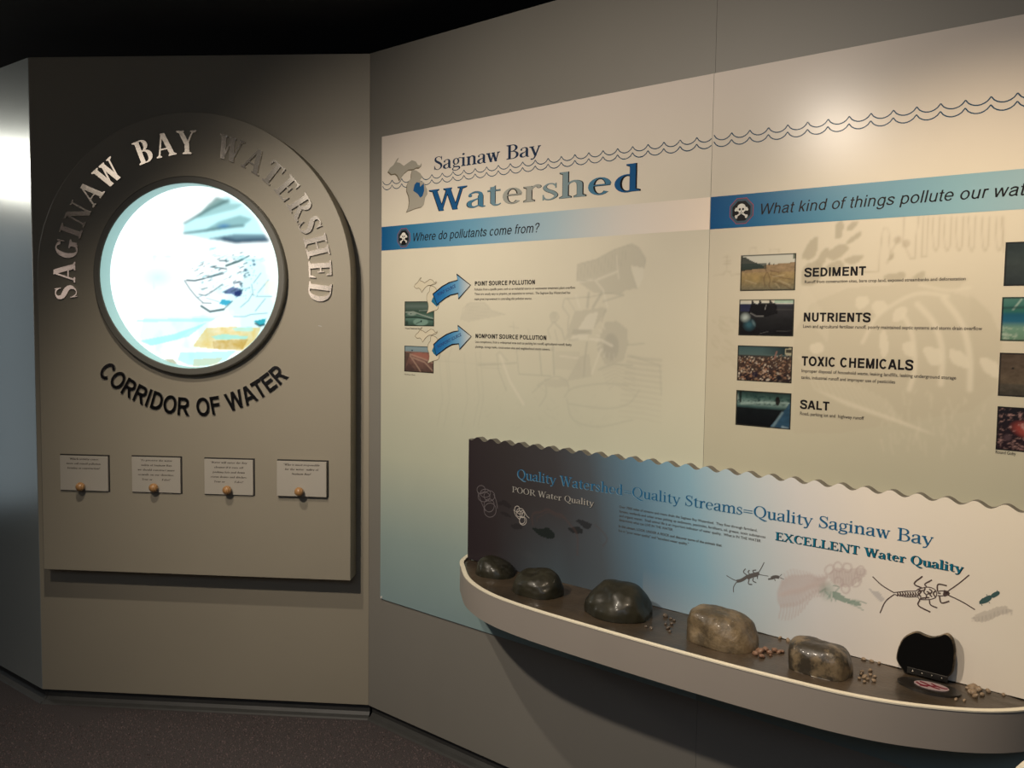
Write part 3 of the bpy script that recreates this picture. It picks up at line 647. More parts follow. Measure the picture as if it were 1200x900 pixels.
for k in range(26): x = rs.uniform(560, 1000); y = rs.uniform(-260, -190)+(x-560)*.1; A.line(Q((x, y+60), (x+rs.uniform(20, 60), y+50)), .004, (.6, .95, 1.0), .6, .9)
A.poly(Q((1040, 60), (1120, 60), (1120, 180), (1020, 170)), (1.1, 1.05, .85), .5)
A.poly(Q((60, 350), (700, 340), (420, 470), (320, 545), (110, 585), (20, 520)), (.88, 1.22, 1.24), .5)
A.poly(Q((0, 372), (640, 360), (600, 390), (0, 392)), (.55, 1.0, 1.0), .5)
A.poly(Q((20, 545), (300, 490), (560, 400), (420, 510), (120, 585)), (.50, 1.05, 1.05), .6)
A.poly(Q((450, 590), (560, 440), (760, 430), (1000, 440), (960, 530), (850, 625), (600, 610)), (.98, .82, .36), (.35+.75*nz2))
A.poly(Q((610, 545), (900, 530), (850, 615), (620, 610)), (.72, .52, .12), (.2+.8*nz2))
A.poly(Q((600, 510), (700, 490), (900, 510), (880, 530), (640, 535)), (.60, 1.05, 1.0), .8)
A.poly(Q((770, 440), (930, 430), (940, 465), (800, 470)), (.70, 1.1, 1.05), .7)
A.poly(Q((940, 385), (1040, 365), (1030, 415), (990, 425)), (.06, .62, .72), .9)
A.line(Q((955, 405), (990, 425), (1025, 415)), .010, (.05, .10, .12), .8, .8)
A.poly(Q((350, 640), (800, 625), (720, 700), (560, 750), (420, 740), (330, 700)), (.55, 1.05, 1.15), .6)
A.poly(Q((460, 690), (700, 680), (640, 735), (450, 755)), (.85, .8, .45), .5)
A.poly(Q((220, 690), (290, 690), (330, 730), (270, 725)), (.5, .5, .25), .6)
A.line([(119, 383), (138, 381), (143, 377)], .006, (.35, .5, .5), .7, .9)
A.line([(200, 236), (215, 235), (228, 236)], .010, (.95, 1.12, 1.12), .6, .9)
A.blur(1); A.a = 1.3*(np.clip(A.a, 0, 9)/1.3)**1.55
A.mesh(T, 'backlit_picture', lambda U, V: (PC[0]-R_+2*R_*U, dP, PC[1]-R_+2*R_*V), M['lit'], mask=lambda U, V: np.hypot(U-.5, V-.5) < .4995)

# ------------------------------------------------------------------ four lift-up question cards
cards = [((70.8, 531.7), (129.3, 576.0), (95, 570), ['"Which activity causes', 'more soil runoff pollution:', 'farming or construction?"'], 3, 'leftmost question card, three lines of text and an orange wooden knob', .004),
         ((154.7, 533.3), (214, 578.3), (180.5, 571.3), ['"To preserve the water', 'quality of Saginaw Bay,', 'we should construct more', 'seawalls on our shoreline.', 'True or          False?"'], 5, 'second question card from the left, five lines starting To preserve the water', .003),
         ((239.7, 535.8), (299, 580.8), (266.7, 574), ['"Water will enter the Bay', 'cleaner if it runs off', 'parking lots and down', 'storm drains and ditches.', 'True or          False?"'], 5, 'third question card from the left, five lines starting Water will enter the Bay', .004),
         ((325.3, 538), (385.3, 582.5), (351.7, 575.3), ['"Who is most responsible', 'for the water quality of', 'Saginaw Bay?"'], 3, 'rightmost question card, standing slightly proud with a shadow under it', .012)]
M['card'] = mat('card_cover', (.38, .35, .30), .45, var=.02)
for (tl, br, kb, lines, nl, lab, lift) in cards:
    xa, za = un(FA, *tl, PD); xb, zb_ = un(FA, *br, PD)
    T = Thing('question_card', FA, (xa+xb)/2, PD, zb_, lab, 'card', 'lift-up question cards')
    mb = MB(); X = lambda x: x-T.x
    for bx in ((xa, xb, za-.004, za), (xa, xb, zb_, zb_+.003), (xa, xa+.002, zb_, za), (xb-.005, xb, zb_, za)): mb.box(X(bx[0]), X(bx[1]), -.0022, -.0002, bx[2]-T.z, bx[3]-T.z)
    mb.box(X(xa), X(xb), -.0012, -.0001, zb_-T.z, za-T.z); mb.obj('slot_shade', M['dark'], T.o)  # dark strips and backing plate stand in for the shade of the recess
    mb = MB(); mb.box(X(xa+.002), X(xb-.005), -(lift+.004), -.0014, zb_+.002-T.z, za-.005-T.z); bevel(mb.obj('cover', M['card'], T.o), .0008, 1)
    kx, kz = un(FA, *kb, PD+.02)
    bm = bmesh.new(); bmesh.ops.create_uvsphere(bm, u_segments=20, v_segments=14, radius=.0165); bmesh.ops.translate(bm, vec=(kx-T.x, -(lift+.022), kz-T.z), verts=bm.verts)
    st = bmesh.ops.create_cone(bm, segments=16, radius1=.009, radius2=.007, depth=.016, cap_ends=True, matrix=Matrix.Translation((kx-T.x, -(lift+.008), kz-T.z)) @ Matrix.Rotation(math.pi/2, 4, 'X'))
    me = bpy.data.meshes.new('knob'); bm.to_mesh(me); bm.free(); me.materials.append(M['wood']); me.polygons.foreach_set('use_smooth', [True]*len(me.polygons)); o = bpy.data.objects.new('knob', me); COL.objects.link(o); o.parent = T.o
    lh = (za-zb_)*(.123 if nl == 5 else .118); Wm = (xb-xa)*(.74 if nl == 5 else .72); gl = []; sc0 = Wm/max(serif(l, .12, .05)[1] for l in lines)
    for k, l in enumerate(lines):
        out, Wt = serif(l.replace('"', ' ').replace(',', ' ').replace('.', ' ').replace('?', ' ').replace(':', ' '), .17, .09); sx = sc0; cx = (xa+xb)/2-.001; zz = za-.020-k*lh*1.05; hh_ = .0068
        pts = []
        for c_, xo, polys in out:
            for vs_, ff_ in polys: pts.append(([(cx+(a-Wt/2)*sx+b*hh_*.2, zz+b*hh_) for a, b in vs_], ff_))
        for (c_, xo, _), cc in zip(out, l):
            if cc in '"': 
                for dx in (.10, .2): pts.append(([(cx+(xo+dx+e-Wt/2)*sx, zz+hh_*f_) for e, f_ in ((0, .75), (.05, .75), (.07, 1.05), (0, 1.05))], [(0, 1, 2, 3)]))
            elif cc in '.,:?': pts.append(([(cx+(xo+.08+e-Wt/2)*sx, zz+hh_*f_) for e, f_ in ((0, 0), (.12, 0), (.12, .16), (0, .16))], [(0, 1, 2, 3)]))
            if cc == '?': pts.append(([(cx+(xo+.08+e-Wt/2)*sx, zz+hh_*f_) for e, f_ in ((0, .25), (.10, .25), (.30, .8), (.1, 1.0), (.0, .9), (.15, .75))], [(0, 1, 2, 3, 4, 5)]))
        gl += pts
    put(T, 'printed_question', gl, lambda a, b: (a, b), PD+lift+.0043, M['ink_card'])

# ------------------------------------------------------------------ flat graphic panels on the right wall
GD = .006; ZG0, ZG1, GL = .4888, 2.1864, .0719; ZBA, ZBB = 1.7786, 1.8638; GR = SB+1.2192
def backdrop(s0, s1, paint, seed):
    W_, H_ = s1-s0, ZG1-ZG0; A = Art(int(W_/.0035), int(H_/.0035), (0, 0, 0)); A.asp = W_/H_
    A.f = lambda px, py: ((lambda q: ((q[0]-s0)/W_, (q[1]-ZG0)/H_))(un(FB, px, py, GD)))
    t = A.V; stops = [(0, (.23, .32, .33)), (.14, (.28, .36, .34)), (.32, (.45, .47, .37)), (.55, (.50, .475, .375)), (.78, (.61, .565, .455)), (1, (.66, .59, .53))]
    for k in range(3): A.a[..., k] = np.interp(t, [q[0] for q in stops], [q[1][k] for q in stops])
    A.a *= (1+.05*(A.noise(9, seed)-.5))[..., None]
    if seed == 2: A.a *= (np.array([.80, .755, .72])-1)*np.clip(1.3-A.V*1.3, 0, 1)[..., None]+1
    paint(A); A.blur(1); return A
PXH = 1/1.6976*.0027    # one photo pixel as a share of the panel height
def seq(crop, sc, *pts): return [(crop[0]+a/sc, crop[1]+b/sc) for a, b in pts]
def paint_left(A):
    g = (.40, .38, .31); g2 = (.33, .32, .27); lt = (.60, .57, .47); c1 = ((640, 270), 6.0)
    L_ = lambda pts, w_, c=g2, al=.5: A.line(pts, w_*PXH, c, al, .6)
    s = lambda *p: seq(*c1, *p)
    A.poly(s((222, 238), (350, 205), (480, 135), (600, 95), (650, 120), (700, 200), (690, 265), (590, 245), (600, 300), (640, 410), (560, 420), (520, 450), (340, 440), (215, 360)), g, .55)
    A.poly(s((595, 250), (685, 262), (680, 340), (650, 400), (640, 405)), lt, .7)
    for k in range(14): L_(s((250+k*24, 240-k*8), (240+k*24, 340-k*7)), .9, g2, .3)
    L_(s((215, 365), (340, 345), (400, 420), (430, 540)), 2.0, lt, .8); L_(s((360, 345), (500, 290)), 2.2, lt, .8); L_(s((495, 180), (510, 340)), 1.6, lt, .7); L_(s((210, 460), (235, 540)), 2.4, lt, .7)
    L_(s((222, 238), (350, 205), (480, 135), (600, 95), (650, 120), (700, 200), (690, 265)), 1.0); L_(s((222, 238), (215, 360), (340, 345)), .8); L_(s((590, 245), (600, 300), (640, 410)), 1.)
    L_(s((130, 480), (300, 470), (430, 440), (545, 455)), 1.2); L_(s((400, 500), (545, 455)), 1.6); L_(s((420, 550), (390, 640)), 1.5)
    L_(s((300, 440), (290, 540)), 3); L_(s((390, 440), (330, 540)), 3)
    L_(s((125, 490), (115, 540), (160, 600), (150, 700)), 1.3); L_(s((150, 480), (200, 560)), 1.0)
    A.poly(s((200, 570), (400, 540), (430, 560), (330, 700), (130, 770)), g, .5); A.poly(s((290, 590), (370, 570), (330, 700), (220, 700)), lt, .7)
    A.poly(s((190, 700), (320, 700), (320, 730), (180, 730)), g2, .4); A.poly(s((180, 735), (300, 730), (290, 770), (175, 770)), lt, .6)
    L_(s((25, 600), (45, 575), (75, 580), (90, 610), (70, 640), (40, 645), (25, 600)), 1.2); A.ell(*s((55, 605))[0], .008, .008, g, .5)
    L_(s((50, 650), (10, 700), (30, 760)), 1.3); L_(s((60, 650), (110, 700), (130, 770)), 1.6); L_(s((60, 700), (80, 780)), 1.2)
    c = ((480, 340), 3.75); s2 = lambda *p: seq(*c, *p)
    A.poly(s2((860, 140), (910, 135), (955, 170), (960, 240), (940, 310), (860, 330), (820, 250)), g, .6)
    for k in range(9): a_ = k*.33+2.2; L_(s2((890+55*math.cos(a_), 220-60*math.sin(a_)), (890+72*math.cos(a_), 220-84*math.sin(a_))), 1.4, lt, .6)
    A.ell(*s2((885, 250))[0], .018, .026, g2, .5); L_(s2((790, 215), (840, 218), (890, 245)), 2.4, lt, .8); L_(s2((960, 240), (1030, 235)), 1.4)
    L_(s2((780, 230), (770, 300), (765, 380)), 2.2); L_(s2((840, 260), (800, 370)), 2.5, lt, .5); L_(s2((700, 220), (740, 215)), 2, g2, .4)
    A.poly(s2((640, 265), (750, 270), (750, 350), (640, 345)), g, .25); A.poly(s2((750, 290), (790, 280), (800, 380), (690, 400)), g, .45)
    L_(s2((660, 290), (740, 298)), 1.2, lt, .7); L_(s2((470, 260), (630, 262)), 1.4); L_(s2((570, 260), (580, 370)), 1.8); L_(s2((630, 240), (635, 370)), 2.2); L_(s2((470, 260), (480, 370), (620, 378)), 1.2); L_(s2((300, 330), (470, 320)), 1.6)
    for k in range(12): y = 290+k*24; L_(s2((960-k*4, y), (1030, y+12), (1105, y+18+k)), 3.0-k*.1, g, .55-k*.03)
    L_(s2((970, 290), (1100, 330), (1106, 460)), 1.4, g2, .4)
    for k in range(7): L_(s2((840+k*6, 340+k*16), (900, 322+k*15), (990, 350+k*18)), 1.2, g, .45)
    L_(s2((830, 350), (900, 325), (980, 330)), 1.6)
    L_(s2((400, 290), (440, 400), (500, 500)), 3.5, lt, .5); L_(s2((385, 290), (390, 350), (425, 440)), 1.6, g2, .4); L_(s2((380, 285), (395, 270), (430, 310)), 1.4, g2, .4)
    for p in (((560, 420), (610, 390), (650, 380), (690, 400), (700, 440)), ((540, 450), (590, 410), (600, 460), (570, 510)), ((680, 470), (720, 430), (860, 410), (960, 420)), ((690, 480), (720, 570), (830, 600), (980, 570)), ((700, 500), (860, 520), (960, 500), (1010, 440))): L_(smooth_pts(s2(*p)), 1.6, g2, .35)
    A.poly(s2((590, 390), (690, 390), (700, 420), (640, 430), (600, 420)), g, .4)
    A.poly(s2((225, 130), (250, 60), (330, 55), (360, 90), (420, 108), (330, 125), (260, 140)), g, .35); L_(s2((225, 130), (235, 80), (265, 55), (330, 55), (360, 90), (420, 108)), 1.2, g2, .35)
    for k in range(5): L_(s2((260, 75+k*13), (350, 70+k*13)), .9, g2, .2)
    for x in (130, 160, 240, 290, 310): L_(s2((x, 330-x*.2), (x+15, 480), (x-10, 600)), 1.5, g2, .22)
    L_(s2((200, 200), (170, 300), (180, 430)), 2.0, g2, .2); L_(s2((455, 140), (460, 185)), 1.2, g2, .35); L_(s2((440, 160), (478, 165)), 1.2, g2, .35); L_(s2((520, 170), (525, 190)), 1.2, g2, .35)
    L_(s2((300, 320), (380, 322)), 1.4, g2, .25); L_(s2((320, 340), (400, 345)), 1.4, g2, .25); L_(s2((120, 310), (380, 330)), 1, g2, .2)
    rs = np.random.RandomState(8)
    for k in range(40):
        x, y = rs.uniform(280, 900), rs.uniform(420, 600); L_(s2((x, y), (x+rs.uniform(-30, 30), y+rs.uniform(5, 30))), 1.2, g2, .15)
def paint_right(A):
    g = (.37, .335, .25); g2 = (.27, .22, .155); lt = (.56, .52, .41)
    L_ = lambda pts, w_, c=g2, al=.5: A.line(pts, w_*PXH, c, al, .6)
    c = ((930, 250), 3.1); s = lambda *p: seq(*c, *p)
    wheel = [(250+0, 860), (60, 640)]
    A.poly(s((0, 440), (60, 330), (200, 270), (350, 260), (430, 230), (640, 235), (580, 290), (660, 310), (720, 370), (755, 460), (745, 640), (640, 720), (400, 760), (160, 800), (0, 800)), g, .27)
    A.poly(s((640, 290), (700, 340), (750, 430), (760, 470), (700, 600), (650, 650)), g, .15)
    for pts, wd in (([(400, 370), (430, 440), (440, 560), (420, 640)], 4), ([(450, 330), (510, 400), (540, 500), (535, 620)], 4.5), ([(545, 310), (610, 400), (640, 520), (640, 640)], 4.5)): L_(smooth_pts(s(*pts)), wd, lt, .75)
    L_(smooth_pts(s((560, 300), (460, 290), (380, 320), (300, 380), (250, 470))), 3.2, lt, .65); L_(smooth_pts(s((640, 270), (560, 280), (460, 260))), 2.5, lt, .6)
    for q in ([(225, 310), (260, 300), (275, 325), (235, 350)], [(285, 330), (320, 315), (340, 340), (300, 370)], [(370, 350), (410, 340), (400, 380), (360, 395)], [(310, 460), (330, 420), (345, 490), (325, 525)], [(395, 475), (430, 470), (435, 520), (405, 510)], [(470, 490), (530, 495), (540, 540), (500, 550)], [(565, 495), (620, 510), (635, 560), (580, 545)], [(680, 525), (740, 545), (745, 600), (690, 570)], [(80, 380), (110, 370), (100, 400)], [(60, 480), (100, 470), (110, 500), (70, 510)]):
        A.poly(smooth_pts(s(*q), 4, True), lt, .75)
    for k in range(12): a_ = k*.16; L_(s((40+k*8, 260+k*12), (20+k*9, 330+k*12)), 2.2, lt, .3)
    for q in ([(150, 90), (155, 40), (180, 30), (175, 85)], [(190, 60), (210, 32), (235, 30), (215, 60)], [(190, 105), (240, 65), (245, 80), (205, 110)], [(30, 160), (60, 100), (90, 90), (75, 160)], [(80, 180), (110, 130), (130, 130), (105, 190)], [(120, 150), (170, 110), (200, 130), (150, 170)], [(180, 170), (230, 150), (255, 160), (215, 185)], [(40, 190), (100, 180), (90, 250), (30, 260)], [(120, 190), (170, 170), (180, 200), (130, 215)], [(430, 235), (470, 210), (475, 235)], [(330, 225), (400, 215), (400, 240), (340, 245)], [(340, 170), (365, 140), (360, 165)]):
        A.poly(smooth_pts(s(*q), 4, True), g, .85)
    tn = g2
    L_(s((230, 215), (310, 210), (315, 130), (325, 55), (345, 55), (350, 150), (385, 85)), 1.0, tn, .45); A.ell(*s((378, 97))[0], .006, .006, tn, .4); L_(s((355, 155), (340, 180)), 2, tn, .3)
    L_(s((402, 15), (400, 110), (425, 165), (440, 165), (445, 90), (455, 12)), 1.0, tn, .45); A.ell(*s((408, 110))[0], .006, .006, tn, .4)
    L_(s((470, 12), (465, 160), (485, 155), (490, 12)), 1.0, tn, .45)
    for k in range(6): x = 505+k*40+k*k*1.2; L_(s((x, 12), (x+2, 120), (x+12, 138), (x+22, 118), (x+26, 12)), 1.1, tn, .45)
    L_(s((755, 12), (765, 140)), 1.2, tn, .4)
    c3 = ((820, 280), 3.214); s3 = lambda *p: seq(*c3, *p)
    L_(s3((50, 138), (90, 135), (95, 122), (115, 122), (118, 137), (160, 130)), 1.0, tn, .35)
    L_(s3((103, 120), (104, 62)), .9, tn, .35)
    for y in (70, 82, 94): L_(s3((90, y), (116, y)), .9, tn, .35)
    L_(s3((188, 55), (190, 32), (212, 32), (214, 55)), .9, tn, .35); L_(s3((262, 50), (264, 38), (300, 38), (298, 50)), .9, tn, .35)
    rs = np.random.RandomState(5)
    for k in range(40):
        x, y = rs.uniform(45, 130), rs.uniform(290, 480); L_(s3((x, y), (x+rs.uniform(10, 30), y+rs.uniform(5, 22))), 1.6, g, .32)
    for k in range(60):
        x, y = rs.uniform(300, 720), rs.uniform(640, 850); L_(s((x, y), (x+rs.uniform(-15, 15), y+rs.uniform(10, 50))), 1.6, lt, .22)
    for k in range(14): x = 20+k*24; L_(s((x, 520+k*12), (x+60, 640+k*9), (x+180, 700+k*8)), 2.2, lt, .25)

def band(T, name, s0, s1, stops):
    n_ = 48; mb = MB()
    for i in range(n_+1):
        t = i/n_; c = tuple(np.interp(t, [q[0] for q in stops], [q[1][k] for q in stops]) for k in range(3)); s_ = s0+(s1-s0)*t
        for z in (ZBA, ZBB): mb.v.append(T.L(s_, GD+.0003, z)); mb.c.append(c)
    mb.f = [(2*i, 2*i+2, 2*i+3, 2*i+1) for i in range(n_)]; return mb.obj(name, M['print'], T.o)
def emblem(T, cx, cy):
    """red ringed black octagon with skull and crossed bones"""
    s_, z_ = un(FB, cx, cy, GD); 
    def oc(r_, d, name, m_):
        vs = [T.L(s_+r_*math.cos(math.radians(22.5+45*i)), d, z_+r_*math.sin(math.radians(22.5+45*i))) for i in range(8)]; mk(name, vs, [tuple(range(8))], m_, T.o)
    oc(.0360, GD+.0005, 'emblem_rim', M['ink_red']); oc(.0345, GD+.0007, 'emblem_border', M['ink_headgrey']); oc(.0275, GD+.0009, 'emblem_field', M['ink_black'])
    mb = MB(); d = GD+.0011; r_ = lambda a, b: (s_+a*.0275, z_+b*.0275)
    add_stroke(mb, T, [r_(-.52, -.50), r_(.52, .16)], .0040, d); add_stroke(mb, T, [r_(.52, -.50), r_(-.52, .16)], .0040, d+1e-5)
    for a, b in ((-.55, -.48), (-.5, -.58), (.55, -.48), (.5, -.58), (-.58, .1), (-.52, .22), (.58, .1), (.52, .22)): q = r_(a, b); mb.add([T.L(q[0]+.0034*math.cos(t), d+2e-5, q[1]+.0034*math.sin(t)) for t in np.linspace(0, 5.5, 8)], [tuple(range(8))])
    q = r_(0, .32); mb.add([T.L(q[0]+.0118*math.cos(t), d+3e-5, q[1]+.0098*math.sin(t)) for t in np.linspace(0, 6.0, 20)], [tuple(range(20))])
    mb.add([T.L(*(lambda p: (p[0], d+4e-5, p[1]))(r_(a, b))) for a, b in ((-.24, -.22), (.24, -.22), (.28, .15), (-.28, .15))], [(0, 1, 2, 3)])
    mb.obj('emblem_skull', M['ink_white'], T.o); mb = MB()
    for a, b, rr_ in ((-.17, .16, .0032), (.17, .16, .0032), (0, -.02, .0016)): q = r_(a, b); mb.add([T.L(q[0]+rr_*math.cos(t), d+8e-5, q[1]+rr_*math.sin(t)) for t in np.linspace(0, 5.5, 8)], [tuple(range(8))])
    add_stroke(mb, T, [r_(-.2, -.2), r_(.2, -.2)], .0014, d+8e-5); mb.obj('emblem_eyes', M['ink_black'], T.o)
ink('ink_headgrey', (.05, .085, .12))
# wave lines: crests at equal spacing
sa, za1 = un(FB, 836.8, 158.4, GD); sb, _ = un(FB, 1192.8, 108.8, GD); WSP = (sb-sa)/14; ZW1 = za1; ZW2 = un(FB, 836.8, 166.2, GD)[1]
WCOR = un(FB, 1192.8, 108.8, GD)[1]
def waves(T, s0, s1):
    for z0, off in ((ZW1, 0), (ZW2, 0)):
        mb = MB(); k0 = math.floor((s0-sa)/WSP)-1
        for k in range(k0, k0+64):
            P_ = []
            for i in range(9):
                t = i/8; s_ = sa+(k+t)*WSP
                if s_ < s0 or s_ > s1: continue
                sl = (WCOR-ZW1)/(sb-sa)*(s_-sa); P_.append((s_, z0+sl-.0150*(1-(2*t-1)**2)**.75))
            if len(P_) > 1: add_stroke(mb, T, P_, .0027, GD+.0003+(0 if k % 2 else 1e-5))
        mb.obj('printed_wave_line', M['ink_wave'], T.o)
UPp = [(225, 60), (190, 130), (240, 140), (300, 185), (345, 150), (420, 100), (480, 120), (510, 170), (545, 180), (560, 140), (570, 175), (530, 210), (490, 210), (440, 235), (370, 240), (310, 290), (270, 340), (235, 400), (205, 330), (170, 300), (110, 310), (60, 265), (90, 215), (140, 175), (200, 75)]
LPp = [(430, 245), (490, 255), (550, 300), (575, 350), (545, 400), (570, 440), (600, 430), (650, 540), (655, 610), (620, 660), (600, 770), (570, 800), (460, 830), (340, 880), (375, 800), (385, 720), (375, 640), (345, 560), (350, 470), (370, 420), (410, 370), (415, 300)]
BLp = [(460, 470), (490, 430), (540, 440), (545, 500), (575, 470), (600, 450), (605, 560), (580, 640), (545, 665), (510, 610), (440, 560)]
def ccw(p):
    a = sum(x0*y1-x1*y0 for (x0, y0), (x1, y1) in zip(p, p[1:]+p[:1])); return p if a < 0 else p[::-1]

PK = .72
def photo(T, name, tl, br, art_paint, seed=0, nx=64, nz=44, tr=None, notch=None):
    s0, z1 = un(FB, *tl, GD); s1, z0 = un(FB, *br, GD)
    A = Art(nx, nz, (.1, .1, .1)); A.asp = (s1-s0)/(z1-z0); art_paint(A)
    e = 1.4/nx; A.blend(((A.U < e) | (A.U > 1-e) | (A.V < e*1.4) | (A.V > 1-e*1.4))*.8, (.03, .03, .025)); A.a *= PK
    return A.mesh(T, name, lambda U, V: (s0+(s1-s0)*U, GD+.0004, z0+(z1-z0)*V), M['print_gloss'])
def vg(A, stops):
    for k in range(3): A.a[..., k] = np.interp(A.V, [q[0] for q in stops], [q[1][k] for q in stops])
def p_sediment(A):
    n1 = A.noise(5, 1)[..., None]; n2 = A.noise(18, 2, 1)[..., None]
    vg(A, [(0, (.16, .15, .10)), (.35, (.30, .22, .10)), (.62, (.36, .26, .13)), (.75, (.28, .22, .14)), (.76, (.62, .60, .50)), (1, (.72, .74, .66))])
    sky = A.V > .66+.10*A.U; A.blend((~sky & (A.V > .5))*.9, (.30, .21, .12)); A.blend(sky*.9, (.62, .62, .54))
    A.a *= np.where(sky[..., None], 1, .55+.9*n2*.8+.3*n1)
    A.ell(.28, .35, .22, .2, (.50, .36, .14), .5, .9)
    tree = (A.V > .55+.2*A.U) & (A.V < .97-.75*A.U+.12*(n1[..., 0]-.3)) & (A.U < .5); A.blend(tree*.92, (.02, .03, .025)); A.blend(((A.U < .48) & (A.V > .60) & (A.V < .76))*.8, (.03, .05, .045))
    for p in ([(.45, .65), (.48, .5), (.44, .35), (.46, .15)], [(.5, .5), (.55, .3), (.54, .12), (.62, 0)], [(.55, .45), (.75, .35), (.95, .3)], [(.6, .25), (.8, .15), (.95, .02)], [(.55, .55), (.7, .5)]): A.line(smooth_pts(p), .03, (.14, .09, .05), .7, .8)
    for p in ([(.3, .2), (.1, .3)], [(.6, .38), (.8, .42)], [(.65, .2), (.72, .08)], [(.7, .28), (.9, .15)]): A.line(p, .03, (.5, .42, .26), .5, .8)
    A.ell(.53, .73, .03, .05, (.02, .02, .02), .9); A.ell(.61, .72, .025, .03, (.03, .03, .02), .9); A.blend(((A.U > .94) & (A.V > .85))*.8, (.05, .08, .04))
def p_nutri(A):
    n1 = A.noise(6, 4); vg(A, [(0, (.006, .006, .008)), (.4, (.015, .016, .018)), (.75, (.03, .03, .035)), (.86, (.03, .035, .05)), (.88, (.6, .62, .58)), (1, (.7, .66, .5))])
    A.blend(((A.U < .22) & (A.V < .88) & (A.V > .68))*.8, (.025, .03, .08)); A.ell(.12, .5, .18, .16, (.42, .50, .48), .9, .8); A.ell(.2, .3, .22, .2, (.04, .12, .16), .8, .8); A.ell(.28, .35, .05, .13, (.2, .3, .33), .6, .9, 30)
    A.poly([(.18, .62), (.22, .85), (.24, 1), (.28, .9), (.35, .85), (.38, 1), (.42, .9), (.55, .9), (.56, 1), (.60, .92), (.68, .88), (.72, .62), (.5, .52), (.3, .55)], (.008, .008, .01), .95)
    A.line([(.22, .62), (.32, .54), (.45, .54)], .03, (.22, .22, .22), .8); A.line([(.48, .72), (.50, .85)], .02, (.35, .35, .34), .7); A.line([(.7, .72), (.98, .72)], .04, (.06, .06, .06), .6)
    A.line([(.4, .06), (.55, .12)], .02, (.1, .1, .1), .6); A.line([(.7, .13), (.95, .15)], .02, (.07, .07, .07), .6); A.blend((A.V > .9)*(A.U > .65)*.5, (.15, .45, .33)); A.a *= (.7+.6*n1)[..., None]
def p_toxic(A):
    rs = np.random.RandomState(11); vg(A, [(0, (.03, .02, .02)), (.6, (.07, .045, .035)), (.72, (.05, .045, .04)), (.75, (.08, .13, .13)), (1, (.05, .10, .11))])
    A.blend((A.U > .45)*(A.V > .75)*np.clip((A.U-.45)*1.8, 0, .85), (.01, .015, .02))
    for k in range(420):
        u = rs.rand(); top = .70+.22*max(0, u-.5); v = top*rs.rand()**.8; r_ = .012+.035*(1-v)*rs.rand(); c = [(.42, .30, .22), (.30, .16, .10), (.06, .04, .04), (.55, .48, .40), (.015, .012, .02), (.22, .14, .09)][rs.randint(6)]
        A.ell(u, v, r_*1.4, r_, c, .85*(1 if u < .7 else .8), .4, rs.uniform(-60, 60))
    A.ell(.33, .2, .12, .10, (.012, .012, .03), .9, .5); A.ell(.8, .12, .15, .10, (.012, .014, .02), .85, .6); A.line([(.68, .65), (.72, .85)], .04, (.3, .16, .13), .8)
    A.poly([(.87, .78), (.99, .76), (.99, .96), (.87, .95)], (.42, .40, .28), .9); A.blend(((abs(A.U-.93) < .04) & (abs(A.V-.88) < .04))*.9, (.02, .02, .02))
def p_salt(A):
    n1 = A.noise(7, 6); n2 = A.noise(20, 7); vg(A, [(0, (.006, .007, .009)), (.5, (.008, .011, .013)), (.56, (.05, .10, .10)), (.66, (.20, .30, .28)), (.8, (.06, .12, .11)), (1, (.01, .02, .02))])
    A.blend(np.clip(n2-.45, 0, 1)*3*(A.V > .62), (.02, .05, .05)); A.line([(.1, .62), (.5, .70), (.95, .72)], .05, (.35, .48, .45), .6, .9)
    A.poly([(.62, 0), (.9, .55), (1, .8), (1, 0)], (.03, .08, .14), .9); A.line([(.68, .02), (.85, .45)], .06, (.20, .30, .34), .7, .9); A.line([(.86, .05), (.95, .02)], .06, (.3, .42, .5), .8, .9)
    A.ell(.76, .76, .075, .14, (.012, .008, .008), .95, .2); A.line([(.08, .68), (.08, 1)], .06, (.008, .01, .01), .95); A.ell(.03, .8, .03, .12, (.35, .38, .36), .7, .7); A.a *= (.7+.6*n1)[..., None]
def p_lagoon(A):
    vg(A, [(0, (.04, .08, .06)), (.3, (.12, .22, .18)), (.6, (.05, .09, .07)), (.8, (.13, .18, .16)), (.95, (.08, .12, .10)), (1, (.3, .36, .33))])
    A.ell(.25, .5, .33, .09, (.30, .38, .33), .9, .4); A.ell(.55, .17, .48, .16, (.22, .36, .30), .95, .2); A.line([(0, .56), (.3, .58), (.6, .45), (1, .3)], .04, (.4, .46, .40), .8); A.line([(.05, .35), (.4, .36), (.95, .26)], .06, (.015, .03, .025), .9)
    A.ell(.22, .5, .03, .03, (.01, .02, .02), 1); A.ell(.57, .20, .05, .05, (.01, .02, .02), 1); A.line([(.4, .1), (.57, .2)], .04, (.05, .1, .08), .8); A.ell(.08, .12, .12, .14, (.03, .05, .04), .8, .6); A.line([(.5, .62), (.8, .64)], .03, (.35, .42, .38), .6)
def p_farm(A):
    n = A.noise(10, 3)[..., None]; vg(A, [(0, (.10, .065, .055)), (.5, (.22, .12, .10)), (.78, (.25, .14, .11)), (.79, (.25, .33, .36)), (1, (.28, .40, .44))]); A.a *= np.where(A.V[..., None] < .78, .6+.8*n, 1)
    A.poly([(0, .1), (.2, .7), (.0, .78)], (.10, .07, .06), .8); A.poly([(.25, .7), (.5, .76), (1, .7), (1, .45), (.5, .55), (.3, .6)], (.42, .17, .13), .7)
    for p in ([(.2, .62), (.5, .15), (.58, 0)], [(.3, .55), (.7, .4), (.98, .08)], [(.2, .68), (.6, .55), (1, .38)]): A.line(p, .05, (.50, .34, .26), .75, .9)
    A.poly([(0, 0), (.45, 0), (.15, .35)], (.08, .05, .05), .6); A.blend(((abs(A.U-.27) < .04) & (abs(A.V-.83) < .03))*.9, (.05, .07, .1))
